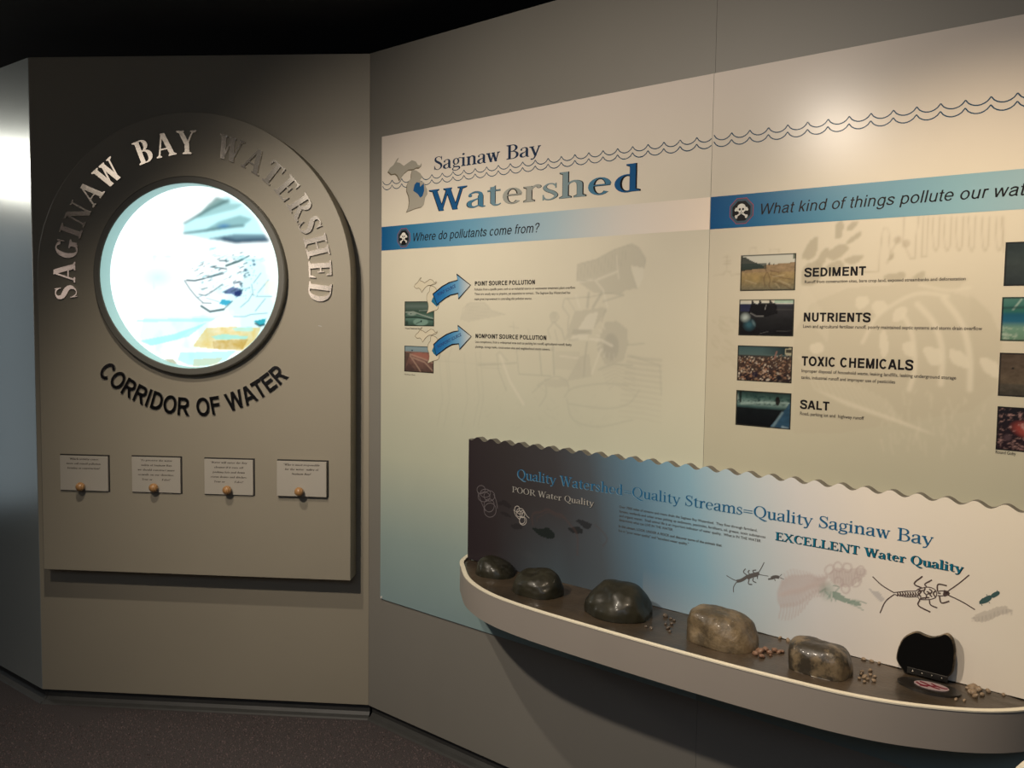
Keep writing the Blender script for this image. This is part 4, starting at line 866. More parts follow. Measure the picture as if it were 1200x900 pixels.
def p_night(A): vg(A, [(0, (.03, .04, .045)), (.5, (.045, .06, .06)), (1, (.03, .045, .05))]); A.ell(.55, .85, .4, .05, (.3, .38, .36), .6, .8, -15); A.a *= (.7+.5*A.noise(6, 9))[..., None]
def p_weed(A):
    vg(A, [(0, (.12, .22, .15)), (.3, (.16, .30, .22)), (.45, (.02, .12, .20)), (.6, (.015, .10, .16)), (.68, (.03, .14, .12)), (1, (.08, .20, .17))]); n = A.noise(14, 12); A.blend(np.clip(n-.5, 0, 1)*4*(A.V < .35), (.35, .45, .36)); A.line([(.15, .72), (.25, .95)], .04, (.35, .48, .42), .7)
    A.line([(0, .75), (.6, .78), (1, .7)], .06, (.02, .06, .06), .7); A.blend(((A.U > .6) & (A.V > .3))*.3, (.4, .6, .5))
def p_sand(A): vg(A, [(0, (.055, .05, .042)), (.28, (.08, .07, .055)), (.3, (.11, .085, .06)), (1, (.075, .055, .042))]); A.a *= (.6+.8*A.noise(12, 20))[..., None]; A.ell(.42, .37, .08, .03, (.01, .01, .01), .9); A.ell(.18, .65, .02, .04, (.02, .02, .02), .9)
def p_goby(A):
    vg(A, [(0, (.025, .015, .02)), (1, (.015, .015, .02))]); A.ell(.4, .5, .38, .22, (.30, .06, .05), .9, .5, -15); A.ell(.45, .52, .2, .1, (.55, .22, .18), .9, .8); n = A.noise(16, 21); A.blend(np.clip(n-.55, 0, 1)*3, (.5, .3, .28)); A.ell(.15, .3, .1, .1, (.08, .05, .06), .9, .5)

PHOTOGROUP = None
# left graphic
T = Thing('graphic_panel', FB, (GL+SB)/2, 0, ZG0, 'left flat cream graphic panel headed Saginaw Bay Watershed, Where do pollutants come from?', 'graphic panel', 'flat graphic panels')
prism(T, [(GL, ZG0), (SB-.0004, ZG0), (SB-.0004, ZG1), (GL, ZG1)], .0003, GD-.0002, 'backing_board', M['edge'])
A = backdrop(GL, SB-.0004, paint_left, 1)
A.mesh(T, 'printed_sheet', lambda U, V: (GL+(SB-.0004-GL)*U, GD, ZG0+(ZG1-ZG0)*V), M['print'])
band(T, 'header_band', GL+.0006, SB-.0010, [(0, (.008, .085, .23)), (.12, (.035, .16, .30)), (.35, (.13, .29, .41)), (.6, (.33, .43, .48)), (.8, (.62, .58, .53)), (1, (.82, .70, .58))])
waves(T, GL+.001, SB-.001)
big = lambda L: [(450+a/12.857, 180+b/12.857) for a, b in L]
sh = lambda L, dx, dy: [(a+dx, b+dy) for a, b in L]
fillpoly(T, 'map_shadow', [sh(big(UPp), -.7, 1.5), sh(big(LPp), -.9, 1.1)], GD+.0006, M['ink_line'])
fillpoly(T, 'state_map', [big(UPp), big(LPp)], GD+.0008, M['ink_grey'])
fillpoly(T, 'map_watershed', [big(BLp)], GD+.0010, M['ink_blue'])
serif_line(T, 'printed_title', 'Saginaw Bay', (508, 199), (633.5, 182.2), 183.5, GD+.0006, M['ink_navy'], .14, .05)
out, W_ = serif('Watershed', .122, .042); mp_ = lin(T, FB, GD, (503.5, 248.8), (751, 222.6), 223.3, W_)
cols_ = ['ink_blue', 'w2', 'w3', 'w4', 'w4', 'w5', 'w5', 'w2', 'ink_blue']
ink('w2', (.06, .17, .27)); ink('w3', (.14, .23, .28)); ink('w4', (.30, .31, .28)); ink('w5', (.19, .26, .28))
put(T, 'title_outline', [q for c in serif('Watershed', .155, .075)[0] for q in c[2]], (lambda f: lambda a, b: (f(a, b)[0]+.0008, f(a, b)[1]-.0008))(lin(T, FB, GD, (503.0, 248.8), (751.5, 222.6), 223.0, serif('Watershed', .155, .075)[1])), GD+.0006, M['ink_black'])
for (c_, xo, gl_), mname in zip(out, cols_): put(T, 'title_letter', gl_, mp_, GD+.0008, M[mname])
emblem(T, 473.2, 278.6)
gothic_line(T, 'printed_heading', 'Where do pollutants come from?', (483.5, 283.2), (631, 271.8), 273.4, GD+.0006, M['ink_black'], .135, .2)
gothic_line(T, 'printed_subheading', 'POINT SOURCE POLLUTION', (556.4, 334.9), (627, 333.2), 329.8, GD+.0004, M['ink_black'], .24)
for tx, a_, b_, yt in (('Pollution from a specific point, such as an industrial source or wastewater treatment plant overflow.', (556, 340), (674.6, 338.9), 337.3),
                       ('These are usually easy to pinpoint, yet expensive to correct.  The Saginaw Bay Watershed has', (556, 345.6), (668.4, 344.5), 342.9),
                       ('made great improvement in controlling this pollution source.', (556, 351.7), (623.3, 351.1), 349),
                       ('Less conspicuous, from a widespread area such as parking lot runoff, agricultural runoff, faulty', (557, 402), (670, 405), 399.3),
                       ('plantings, storage tanks, construction sites and neighborhood storm sewers.', (557, 407.8), (644.5, 410.4), 405.1)):
    sans_line(T, 'printed_line', tx, a_, b_, yt, GD+.0004, M['ink_body'], .012)
gothic_line(T, 'printed_subheading', 'NONPOINT SOURCE POLLUTION', (557.2, 396.4), (640.3, 398.3), 391.4, GD+.0004, M['ink_black'], .24)
photo(T, 'printed_photograph', (474.3, 353.2), (508.8, 382.6), p_lagoon, nx=48, nz=40); photo(T, 'printed_photograph', (474.0, 405.0), (508.2, 437.6), p_farm, nx=48, nz=44)
sans_line(T, 'printed_caption', 'Waste Treatment Site', (474.5, 385.7), (492.5, 385.9), 383.7, GD+.0004, M['ink_body'], .01)
sans_line(T, 'printed_caption', 'Northern Farm', (474, 439.6), (486.5, 440), 437.9, GD+.0004, M['ink_body'], .01)
for ox, oy in ((482.2, 322.2), (483.3, 380.5)):
    f_ = lambda L: [(ox+a*.052, oy+b*.0515) for a, b in L]
    fillpoly(T, 'small_state_map', [f_(UPp), f_(LPp)], GD+.0006, M['map_fill'] if 'map_fill' in M else ink('map_fill', (.55, .50, .38)))
    mb = MB()
    for q in (UPp, LPp): pp = [un(FB, *p, GD) for p in f_(q)]; add_stroke(mb, T, pp+[pp[0]], .0020, GD+.0008)
    mb.obj('small_map_outline', M['ink_line'], T.o)
def arrow(pts, blob, crop, sc, txt, t0, t1):
    P_ = seq(crop, sc, *pts); fillpoly(T, 'arrow_tail', [seq(crop, sc, *blob)], GD+.0009, M['ink_blue2'] if 'ink_blue2' in M else ink('ink_blue2', (.02, .13, .24)))
    fr_pts = [un(FB, *p, GD) for p in P_]; xs = [p[0] for p in fr_pts]; xa, xb = min(xs), max(xs)
    vs = [T.L(p[0], GD+.0011, p[1]) for p in fr_pts]
    cs = [tuple(np.interp((p[0]-xa)/(xb-xa), [0, .35, .65, 1], [q[k] for q in ((.010, .10, .30), (.03, .16, .36), (.10, .28, .46), (.50, .50, .46))]) for k in range(3)) for p in fr_pts]
    o = mk('printed_arrow', vs, [tuple(range(len(vs)))], M['print'], T.o, cols=cs); bm = bmesh.new(); bm.from_mesh(o.data); bmesh.ops.triangulate(bm, faces=bm.faces); bm.normal_update()
    for f in bm.faces:
        if f.normal.y > 0: f.normal_flip()
    bm.to_mesh(o.data); bm.free(); mb = MB(); add_stroke(mb, T, fr_pts+[fr_pts[0], fr_pts[1]], .0042, GD+.0013); mb.obj('arrow_outline', M['ink_black'], T.o)
    v, f = sans(txt, .02); W = max(p[0] for p in v); a0 = un(FB, *t0, GD); a1 = un(FB, *t1, GD); L = math.hypot(a1[0]-a0[0], a1[1]-a0[1]); k = L/W; c, s__ = (a1[0]-a0[0])/L, (a1[1]-a0[1])/L
    put(T, 'arrow_text', [(v, f)], lambda a, b: (a0[0]+a*k*c-b*.011*s__, a0[1]+a*k*s__+b*.011*c), GD+.0013, M['ink_navy2'] if 'ink_navy2' in M else ink('ink_navy2', (.02, .04, .14)))
arrow([(510, 355), (570, 310), (640, 250), (740, 195), (860, 160), (845, 75), (1040, 230), (870, 425), (865, 345), (760, 370), (680, 415), (570, 505)], [(485, 460), (510, 400), (560, 400), (600, 500), (560, 532), (520, 495)], (465, 315), 12, 'POINT SOURCE', (513.5, 347.5), (534.5, 336.5))
arrow([(520, 345), (600, 270), (700, 205), (800, 165), (870, 155), (860, 75), (1050, 230), (885, 415), (875, 335), (780, 345), (700, 390), (560, 500)], [(492, 435), (520, 370), (560, 380), (600, 470), (560, 512), (520, 475)], (465, 375), 12, 'NONPOINT SOURCE', (513.5, 408), (541, 393.5))
s_, z_ = un(FB, 447.2, 699.8, .006)
mb = MB(); mb.box(-.0035, .0035, -.0095, -.0002, -.0035, .0035)
T2 = Thing('corner_clip', FB, s_+.001, .0, z_, 'tiny white clip at the lower left corner of the left graphic panel', 'clip'); mb.obj('clip_body', M['ink_white'], T2.o)

# right graphic
T = Thing('graphic_panel', FB, (SB+GR)/2, 0, ZG0, 'right flat cream graphic panel headed What kind of things pollute our water, with photographs', 'graphic panel', 'flat graphic panels')
prism(T, [(SB+.0004, ZG0), (GR, ZG0), (GR, ZG1), (SB+.0004, ZG1)], .0003, GD-.0002, 'backing_board', M['edge'])
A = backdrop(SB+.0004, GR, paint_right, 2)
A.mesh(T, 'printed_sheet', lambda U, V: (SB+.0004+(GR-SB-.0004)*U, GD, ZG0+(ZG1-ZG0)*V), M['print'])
band(T, 'header_band', SB+.001, GR-.001, [(0, (.008, .075, .21)), (.10, (.015, .11, .24)), (.25, (.065, .20, .30)), (.5, (.20, .35, .40)), (.8, (.36, .44, .45)), (1, (.5, .52, .5))])
waves(T, SB+.001, GR-.001)
emblem(T, 869, 247.2)
gothic_line(T, 'printed_heading', 'What kind of things pollute our water?', (890, 250.6), (1199, 229.8), 238.0, GD+.0006, M['ink_black'], .13, .2, fit='What kind of things pollute our wat')
for tx, a_, b_, yt in (('SEDIMENT', (943, 324.6), (1014, 322.5), 314.3), ('NUTRIENTS', (941.5, 377), (1019.5, 377.2), 366.6), ('TOXIC CHEMICALS', (939.7, 429.3), (1069.5, 433), 418.2), ('SALT', (938, 479.2), (971.2, 480.8), 469)):
    gothic_line(T, 'printed_subheading', tx, a_, b_, yt, GD+.0006, M['ink_black'], .235)
for tx, a_, b_, yt in (('Runoff from construction sites, bare crop land, exposed streambanks and deforestation', (943, 331.8), (1131.6, 328.6), 328.3),
                       ('Lawn and agricultural fertilizer runoff, poorly maintained septic systems and storm drain overflow', (941, 384.3), (1151, 386.8), 380.5),
                       ('Improper disposal of household waste, leaking landfills, leaking underground storage', (939.3, 436.6), (1120.5, 444.2), 432.9),
                       ('tanks, industrial runoff and improper use of pesticides', (938.7, 444.4), (1049, 448.8), 440.7),
                       ('Road, parking lot and  highway runoff', (937.5, 486.8), (1012.5, 491.3), 483)):
    sans_line(T, 'printed_line', tx, a_, b_, yt, GD+.0006, M['ink_body'], .012)
for tl, br, pf in (((868.5, 299.3), (931.8, 340.2), p_sediment), ((866.6, 351.0), (929.6, 394.3), p_nutri), ((864.8, 404.6), (927.6, 449.3), p_toxic), ((863.1, 456.9), (926.2, 503.6), p_salt)): photo(T, 'printed_photograph', tl, br, pf)
s0a, z0a = un(FB, 868.5, 299.3, GD); s1a, z1a = un(FB, 931.8, 340.2, GD); PWd = s1a-s0a
for tl, bl, pf in (((1178.6, 284), (1176.2, 335.2), p_night), ((1174.6, 348.2), (1172.6, 399.4), p_weed), ((1171.8, 413.2), (1169.8, 463.8), p_sand), ((1169.2, 476), (1167.2, 526.8), p_goby)):
    a_ = un(FB, *tl, GD); b_ = un(FB, *bl, GD)
    Ax = Art(64, 44, (.1, .1, .1)); Ax.asp = 1.5; pf(Ax); Ax.blend(((Ax.U < .02) | (Ax.V < .03) | (Ax.V > .97))*.8, (.02, .02, .02)); Ax.a *= PK
    Ax.mesh(T, 'printed_photograph', (lambda s0, z0, z1: lambda U, V: (s0+PWd*U, GD+.0004, z0+(z1-z0)*V))(a_[0], b_[1], a_[1]), M['print_gloss'])
sans_line(T, 'printed_caption', 'Round Goby', (1166.6, 531.6), (1190.5, 533.2), 528, GD+.0006, M['ink_body'], .015)

# ------------------------------------------------------------------ wave-edged backboard above the shelf
BD = .032; BZ = .7325; s_l = un(FB, 548.6, 600, BD)[0]; s_r = 2.262
c0, zc0 = un(FB, 559.8, 513.6, BD); c1, zc1 = un(FB, 851.6, 548.3, BD); SPC = (c1-c0)/15; ZC = (zc0+zc1)/2; AMP = .0062
def topz(s_):
    ph = (s_-c0)/SPC*2*math.pi; return ZC-AMP+AMP*np.cos(ph)
T = Thing('wave_edged_panel', FB, (s_l+s_r)/2, GD, BZ, 'low display board with wavy scalloped top, fading from dark brown to white, above the shelf', 'display board')
ns = 360; ss = np.linspace(s_l, s_r, ns+1); vs = []; fs = []
for s_ in ss:
    tz = float(topz(s_)); vs += [T.L(s_, BD, BZ), T.L(s_, BD, tz), T.L(s_, GD+.0015, tz), T.L(s_, GD+.0015, BZ)]
for i in range(ns):
    for k in range(4): fs.append((4*i+k, 4*i+4+k, 4*i+4+(k+1) % 4, 4*i+(k+1) % 4))
fs += [(3, 2, 1, 0), (4*ns, 4*ns+1, 4*ns+2, 4*ns+3)]
ob = mk('board', vs, fs, M['edge'], T.o); bm = bmesh.new(); bm.from_mesh(ob.data); bmesh.ops.recalc_face_normals(bm, faces=bm.faces); bm.to_mesh(ob.data); bm.free()
HB = ZC-BZ; A = Art(520, 130, (0, 0, 0)); A.asp = (s_r-s_l)/HB
A.f = lambda px, py: ((lambda q: ((q[0]-s_l)/(s_r-s_l), (q[1]-BZ)/HB))(un(FB, px, py, BD)))
us = [A.f(x, 600)[0] for x in (549, 600, 660, 700, 760, 820, 880, 950, 1040, 1200)]
cs = [(.030, .023, .026), (.038, .033, .034), (.048, .046, .050), (.066, .078, .092), (.11, .20, .28), (.21, .36, .46), (.40, .49, .54), (.58, .58, .58), (.70, .65, .58), (.72, .66, .55)]
Uc = A.U+.05*(A.V-.5)
for k in range(3): A.a[..., k] = np.interp(Uc, us, [c[k] for c in cs])
A.blend(np.clip(.55-A.V, 0, 1)*np.clip(1-abs(A.U-.22)/.15, 0, 1)*.35, (.13, .25, .32))
A.blend(np.clip(.25-A.V, 0, 1)*(A.U > .40)*.6, (.60, .48, .38))
b1 = ((850, 645), 6.316); q1 = lambda *p: seq(*b1, *p); PB = .0025/HB
LB = lambda pts, w_, c, al: A.line(smooth_pts(pts) if len(pts) > 2 else pts, w_*PB, c, al, .7)
pinkg = (.42, .34, .33)
for k in range(15):
    t = k/14; cx, cy, hh = 410+330*t, 330-95*t, 60+75*math.sin(math.pi*min(1, t+.25))
    LB(q1((cx+14, cy-hh*.9), (cx-12, cy-hh*.3), (cx-10, cy+hh*.35), (cx+8, cy+hh*.7)), 3.4, pinkg, .50); LB(q1((cx+16, cy-hh*.9), (cx+2, cy-hh*1.25)), 1.6, pinkg, .35)
    LB(q1((cx+2, cy+hh*.6), (cx-2, cy+hh*1.05), (cx-14, cy+hh*1.5)), 1.4, pinkg, .5); LB(q1((cx, cy-10), (cx+22, cy-2)), 4.0, (.50, .42, .40), .4)
A.poly(smooth_pts(q1((770, 170), (820, 130), (960, 120), (1050, 150), (1000, 220), (900, 260), (800, 240)), 5, True), pinkg, .45)
for k in range(10): LB(q1((800+k*22, 150), (810+k*22, 235)), 1.2, (.36, .29, .28), .35)
for x, y in ((770, 130), (835, 120), (905, 110), (1000, 150), (890, 270), (970, 230), (840, 230)): LB([(q1((x, y))[0][0]+5.0*math.cos(t), q1((x, y))[0][1]+5.4*math.sin(t)) for t in np.linspace(0, 6.3, 9)], 1.6, pinkg, .55)
gr = (.14, .24, .19); A.poly(q1((790, 300), (850, 315), (920, 350), (1000, 385), (1000, 415), (900, 375), (830, 370), (790, 340)), gr, .75)
for p in (((740, 290), (770, 330), (760, 350)), ((785, 300), (780, 340), (790, 375)), ((740, 270), (700, 300)), ((820, 300), (840, 270), (800, 260)), ((940, 360), (1040, 385)), ((900, 370), (1020, 440)), ((800, 340), (820, 375))): LB(q1(*p), 1.2, gr, .6)
A.ell(*q1((755, 290))[0], .06, .07, gr, .45, .8)
A.poly(q1((1060, 270), (1130, 290), (1180, 360), (1150, 380), (1100, 320)), (.36, .35, .36), .6)
b2 = ((1010, 655), 6.316); q2 = lambda *p: seq(*b2, *p)
A.poly(q2((810, 435), (900, 370), (1060, 345), (1130, 365), (1060, 400), (960, 440), (850, 460)), (.40, .36, .31), .55)
for k in range(14): x = 830+k*22; LB(q2((x, 425-k*5), (x-8, 460-k*5)), 1.0, (.36, .32, .28), .5)
b3 = ((550, 555), 6.316); q3 = lambda *p: seq(*b3, *p)
A.poly(smooth_pts(q3((465, 405), (540, 398), (600, 408), (635, 440), (620, 472), (580, 480), (530, 455)), 6, True), (.014, .019, .018), .92)
A.poly(smooth_pts(q3((728, 394), (790, 388), (840, 412), (828, 440), (785, 438)), 6, True), (.020, .022, .024), .9); A.poly(smooth_pts(q3((788, 346), (860, 340), (905, 368), (888, 396), (845, 388)), 6, True), (.024, .026, .030), .9)
for p in ([(210, 200), (270, 200), (310, 225), (290, 245), (230, 225)], [(230, 280), (290, 290), (310, 310), (260, 310)], [(310, 370), (380, 375), (390, 405), (340, 410)]): A.poly(smooth_pts(q3(*p), 5, True), (.020, .018, .020), .6)
LB(q3((470, 380), (470, 300), (560, 265), (660, 290), (760, 380), (800, 470), (800, 600)), 2.6, (.09, .055, .048), .35); LB(q3((500, 350), (510, 310), (600, 285), (700, 330)), 1.4, (.09, .055, .048), .3)
LB(q3((930, 380), (990, 420), (1020, 480), (990, 525)), 2.6, (.075, .06, .062), .4)
A.mesh(T, 'printed_sheet', lambda U, V: (s_l+(s_r-s_l)*U, BD+.0004, BZ+(topz(s_l+(s_r-s_l)*U)-BZ)*V), M['print'])
serif_line(T, 'title_shadow', 'Quality Watershed=Quality Streams=Quality Saginaw Bay', (605.6, 560.9), (1093.3, 640.0), 550.1, BD+.0008, M['t_shadow'] if 't_shadow' in M else ink('t_shadow', (.16, .27, .34)), .115, .034)
serif_line(T, 'printed_title', 'Quality Watershed=Quality Streams=Quality Saginaw Bay', (606, 560.4), (1093.7, 639.5), 549.6, BD+.0010, M['ink_headblue'], .11, .032)
serif_line(T, 'subtitle_shadow', 'POOR Water Quality', (600.4, 577.6), (696.6, 593.8), 570.8, BD+.0008, M['ink_black'], .145, .05)
serif_line(T, 'printed_subtitle', 'POOR Water Quality', (599.9, 577.0), (696, 593.2), 570.2, BD+.0010, ink('ink_poor', (.30, .29, .27)), .13, .042)
serif_line(T, 'subtitle_shadow', 'EXCELLENT Water Quality', (908.8, 633.6), (1129.3, 671.9), 624.2, BD+.0008, M['ink_black'], .18, .065)
serif_line(T, 'printed_subtitle', 'EXCELLENT Water Quality', (908.2, 633.0), (1128.5, 671.2), 623.6, BD+.0010, M['ink_teal'], .17, .055)
for tx, a_, b_, yt, bo in (('Over 7000 miles of streams and rivers drain the Saginaw Bay Watershed.  They flow through farmland,', (725.7, 595.2), (887.4, 623.0), 592.4, .012),
                           ('forests, wetlands and urban areas picking up sediments, pesticides, fertilizers, oil, grease, toxic substances', (725.7, 600.6), (897, 630.6), 597.8, .012),
                           ('and organic wastes.  Small animal life is an important indicator of water quality.  What is IN THE WATER', (725.7, 605.8), (891.6, 635.2), 603, .012),
                           ('determines what can LIVE IN THE WATER.', (725.5, 611.0), (789, 621.8), 608.2, .012),
                           ('In this stream, LOOK UNDER A ROCK and discover some of the animals that', (725, 618.4), (845.7, 640.0), 615.6, .02),
                           ('live in "poor water quality" and "excellent water quality."', (724.8, 623.6), (807, 638.4), 620.8, .012)):
    sans_line(T, 'printed_line', tx, a_, b_, yt, BD+.0008, M['ink_body'], bo)
# printed bugs and worms
def bugs(name, crop, sc, items, material, px=.0025):
    mb = MB()
    for j, (pts, wd) in enumerate(items):
        P_ = [un(FB, *p, BD) for p in (smooth_pts(seq(crop, sc, *pts), 4) if len(pts) > 2 else seq(crop, sc, *pts))]; add_stroke(mb, T, P_, wd*px, BD+.0008+5e-6*j)
    return mb.obj(name, material, T.o)
st = [([(80, 130), (150, 195), (240, 250)], 1.0), ([(240, 262), (175, 315), (135, 400)], 1.0), ([(635, 240), (720, 180), (795, 118)], 1.0), ([(635, 265), (740, 315), (838, 375)], 1.0),
      ([(450, 128), (388, 182), (445, 215)], 1.3), ([(520, 155), (468, 185), (480, 205)], 1.2), ([(630, 198), (565, 188), (560, 240)], 1.3), ([(430, 300), (420, 345), (508, 393)], 1.3), ([(500, 305), (510, 340), (560, 362)], 1.2), ([(575, 275), (590, 325), (648, 312)], 1.3),
      ([(240, 248), (330, 238), (400, 236), (420, 222), (490, 208), (540, 225), (555, 255)], .8), ([(240, 262), (330, 280), (410, 280), (430, 298), (500, 300), (545, 285), (555, 255)], .8),
      ([(560, 240), (600, 236), (640, 250), (600, 272), (560, 270)], .9), ([(605, 240), (640, 252), (605, 268)], 3.0)]
for k in range(9): x = 262+k*19; st.append(([(x, 244), (x+5, 258), (x, 276)], 1.1)); st.append(([(x+4, 250), (x+14, 270)], .7))
for a_ in ([(420, 225), (440, 240), (425, 262), (440, 280)], [(470, 215), (460, 245), (480, 270), (470, 295)], [(500, 222), (520, 240), (505, 262), (520, 280)], [(545, 235), (530, 255), (545, 280)], [(480, 240), (500, 250), (485, 262)], [(560, 250), (585, 255)], [(415, 240), (455, 232)], [(430, 290), (500, 285)]): st.append((a_, 1.2))
bugs('printed_stonefly', (1010, 655), 6.316, st, M['ink_bug'])
st2 = [([(10, 185), (50, 210), (85, 225)], .8), ([(85, 232), (62, 270), (62, 310)], .8), ([(250, 160), (275, 115), (288, 88)], .8), ([(250, 178), (320, 190)], .6), ([(85, 228), (120, 220), (160, 195)], 3.2), ([(160, 200), (200, 185), (240, 175)], 4.5), ([(238, 172), (252, 168)], 3.5),
       ([(150, 135), (135, 160), (165, 185)], 1.0), ([(180, 145), (170, 160), (185, 180)], 1.0), ([(230, 145), (205, 150), (215, 170)], 1.1), ([(180, 205), (172, 245), (200, 252)], 1.1), ([(210, 200), (205, 225), (230, 238)], 1.0), ([(240, 185), (238, 210)], 1.0)]
bugs('printed_stonefly', (850, 645), 6.316, st2, M['ink_greyblue'] if 'ink_greyblue' in M else ink('ink_greyblue', (.10, .095, .095)))
bugs('printed_mayfly', (850, 645), 6.316, [([(318, 213), (345, 208)], 1.6), ([(340, 205), (370, 195), (398, 198)], 3.2), ([(398, 198), (435, 212)], .5), ([(398, 195), (420, 175)], .5), ([(355, 185), (350, 200)], .8), ([(365, 210), (370, 225)], .8), ([(385, 185), (380, 200)], .8)], M['ink_greyblue'])
ink('ink_beetle', (.05, .10, .10))
fillpoly(T, 'printed_beetle', [smooth_pts(seq((1010, 655), 6.316, (868, 330), (885, 300), (925, 275), (955, 270), (962, 290), (935, 318), (895, 332)), 4, True), smooth_pts(seq((1010, 655), 6.316, (955, 268), (985, 245), (1015, 240), (1020, 258), (1000, 275), (968, 288)), 4, True)], BD+.0008, M['ink_beetle'])
bugs('printed_beetle', (1010, 655), 6.316, [([(870, 318), (895, 290)], .6), ([(885, 335), (892, 345)], .6), ([(930, 272), (922, 262)], .6), ([(940, 318), (948, 328)], .6), ([(1000, 240), (1004, 232)], .5)], M['ink_beetle'])
w1 = []
for cx, cy, rx, ry in ((355, 262, 18, 22), (378, 278, 26, 20), (372, 298, 22, 22), (393, 300, 18, 26), (392, 345, 20, 26), (398, 350, 26, 30)):
    w1.append(([(cx+rx*math.cos(t), cy+ry*math.sin(t)) for t in np.linspace(0, 6.3, 14)], .9))
w1 += [([(330, 265), (345, 310), (375, 340)], .9), ([(405, 275), (425, 310), (445, 330)], .9)]
bugs('printed_worm', (550, 555), 6.316, w1, M['ink_worm'] if 'ink_worm' in M else ink('ink_worm', (.38, .35, .32)))
w2 = []
for cx, cy, rx, ry in ((88, 118, 30, 30), (120, 145, 38, 30), (110, 172, 44, 36), (150, 165, 40, 38), (148, 235, 38, 48), (155, 270, 45, 52)):
    w2.append(([(cx+rx*math.cos(t), cy+ry*math.sin(t)) for t in np.linspace(0, 6.3, 14)], .9))
w2 += [([(60, 130), (90, 210), (120, 280)], .9), ([(180, 150), (200, 200), (210, 260)], .9)]
bugs('printed_worm', (550, 555), 6.316, w2, M['ink_worm2'] if 'ink_worm2' in M else ink('ink_worm2', (.13, .115, .12)))

# ------------------------------------------------------------------ curved shelf
TZ = .738; TB = .648
curve = smooth_pts([(.519, BD-.03), (.530, .030), (.562, .085), (.618, .137), (.70, .205), (.78, .250), (.859, .279), (.95, .297), (1.10, .308), (1.38, .311), (1.62, .306), (1.80, .294), (1.90, .282), (2.0, .255), (2.104, .203), (2.175, .148), (2.225, .085), (2.250, .03), (2.259, .002)], 6)
def inset(c, w_):
    out = []
    for i, p in enumerate(c):
        a = np.array(c[max(0, i-1)]); b = np.array(c[min(len(c)-1, i+1)]); t = b-a; t /= np.hypot(*t); out.append((p[0]+t[1]*w_, max(p[1]-t[0]*w_, GD+.002)))
    return out
T = Thing('curved_shelf', FB, 1.39, GD, TB, 'wall-mounted shelf with bowed grey front band and cream rim, holding rocks', 'shelf')
inn = inset(curve, .012); nC = len(curve)
def ribbon(name, rows, material, parent=None, smooth=True):
    vs = [T.L(*p) for r_ in rows for p in r_]; m_ = len(rows[0]); k = len(rows)
    fs = [(j*m_+i, ((j+1) % k)*m_+i, ((j+1) % k)*m_+i+1, j*m_+i+1) for j in range(k) for i in range(m_-1)]
    fs += [tuple(j*m_ for j in range(k)), tuple(j*m_+m_-1 for j in range(k-1, -1, -1))]
    o = mk(name, vs, fs, material, T.o); bm = bmesh.new(); bm.from_mesh(o.data); bmesh.ops.recalc_face_normals(bm, faces=bm.faces); bm.to_mesh(o.data); bm.free()
    if smooth: o.data.polygons.foreach_set('use_smooth', [True]*len(o.data.polygons)); e = o.modifiers.new('e', 'EDGE_SPLIT'); e.split_angle = math.radians(40)
    return o
cl = [(a, max(b, GD+.002)) for a, b in curve]
ribbon('front_band', [[(a, b, TZ-.0035) for a, b in cl], [(a, b, TB) for a, b in cl], [(a, b, TB) for a, b in inn], [(a, b, TZ-.0035) for a, b in inn]], M['fascia'])
c2 = [(a, max(b, GD+.002)) for a, b in inset(curve, -.0012)]; i2 = inset(curve, .0125)
ribbon('rim', [[(a, b, TZ) for a, b in c2], [(a, b, TZ-.0032) for a, b in c2], [(a, b, TZ-.0032) for a, b in i2], [(a, b, TZ) for a, b in i2]], M['cream'])
# underside board
vs = [T.L(a, b, TB+.012) for a, b in inn]+[T.L(a, GD+.001, TB+.012) for a, b in inn]; fs = [(i, i+1, nC+i+1, nC+i) for i in range(nC-1)]
mk('bottom_board', vs, fs, M['grey'], T.o)
# river bed
rows = 16; vs = []; fs = []; i3 = inset(curve, .0128)
def bedz(s_, d): return TZ-.0065+.0022*mnoise.noise(Vector((s_*14, d*14, 0)))+.0012*mnoise.noise(Vector((s_*45, d*45, 3)))
for a, b in i3:
    for k in range(rows+1): d = BD+.0005+(max(b, BD+.001)-BD-.0005)*k/rows; vs.append(T.L(a, d, bedz(a, d)))
fs = [(i*(rows+1)+k, (i+1)*(rows+1)+k, (i+1)*(rows+1)+k+1, i*(rows+1)+k+1)[::-1] for i in range(len(i3)-1) for k in range(rows)]
mk('river_bed', vs, fs, M['bed'], T.o, smooth=True)

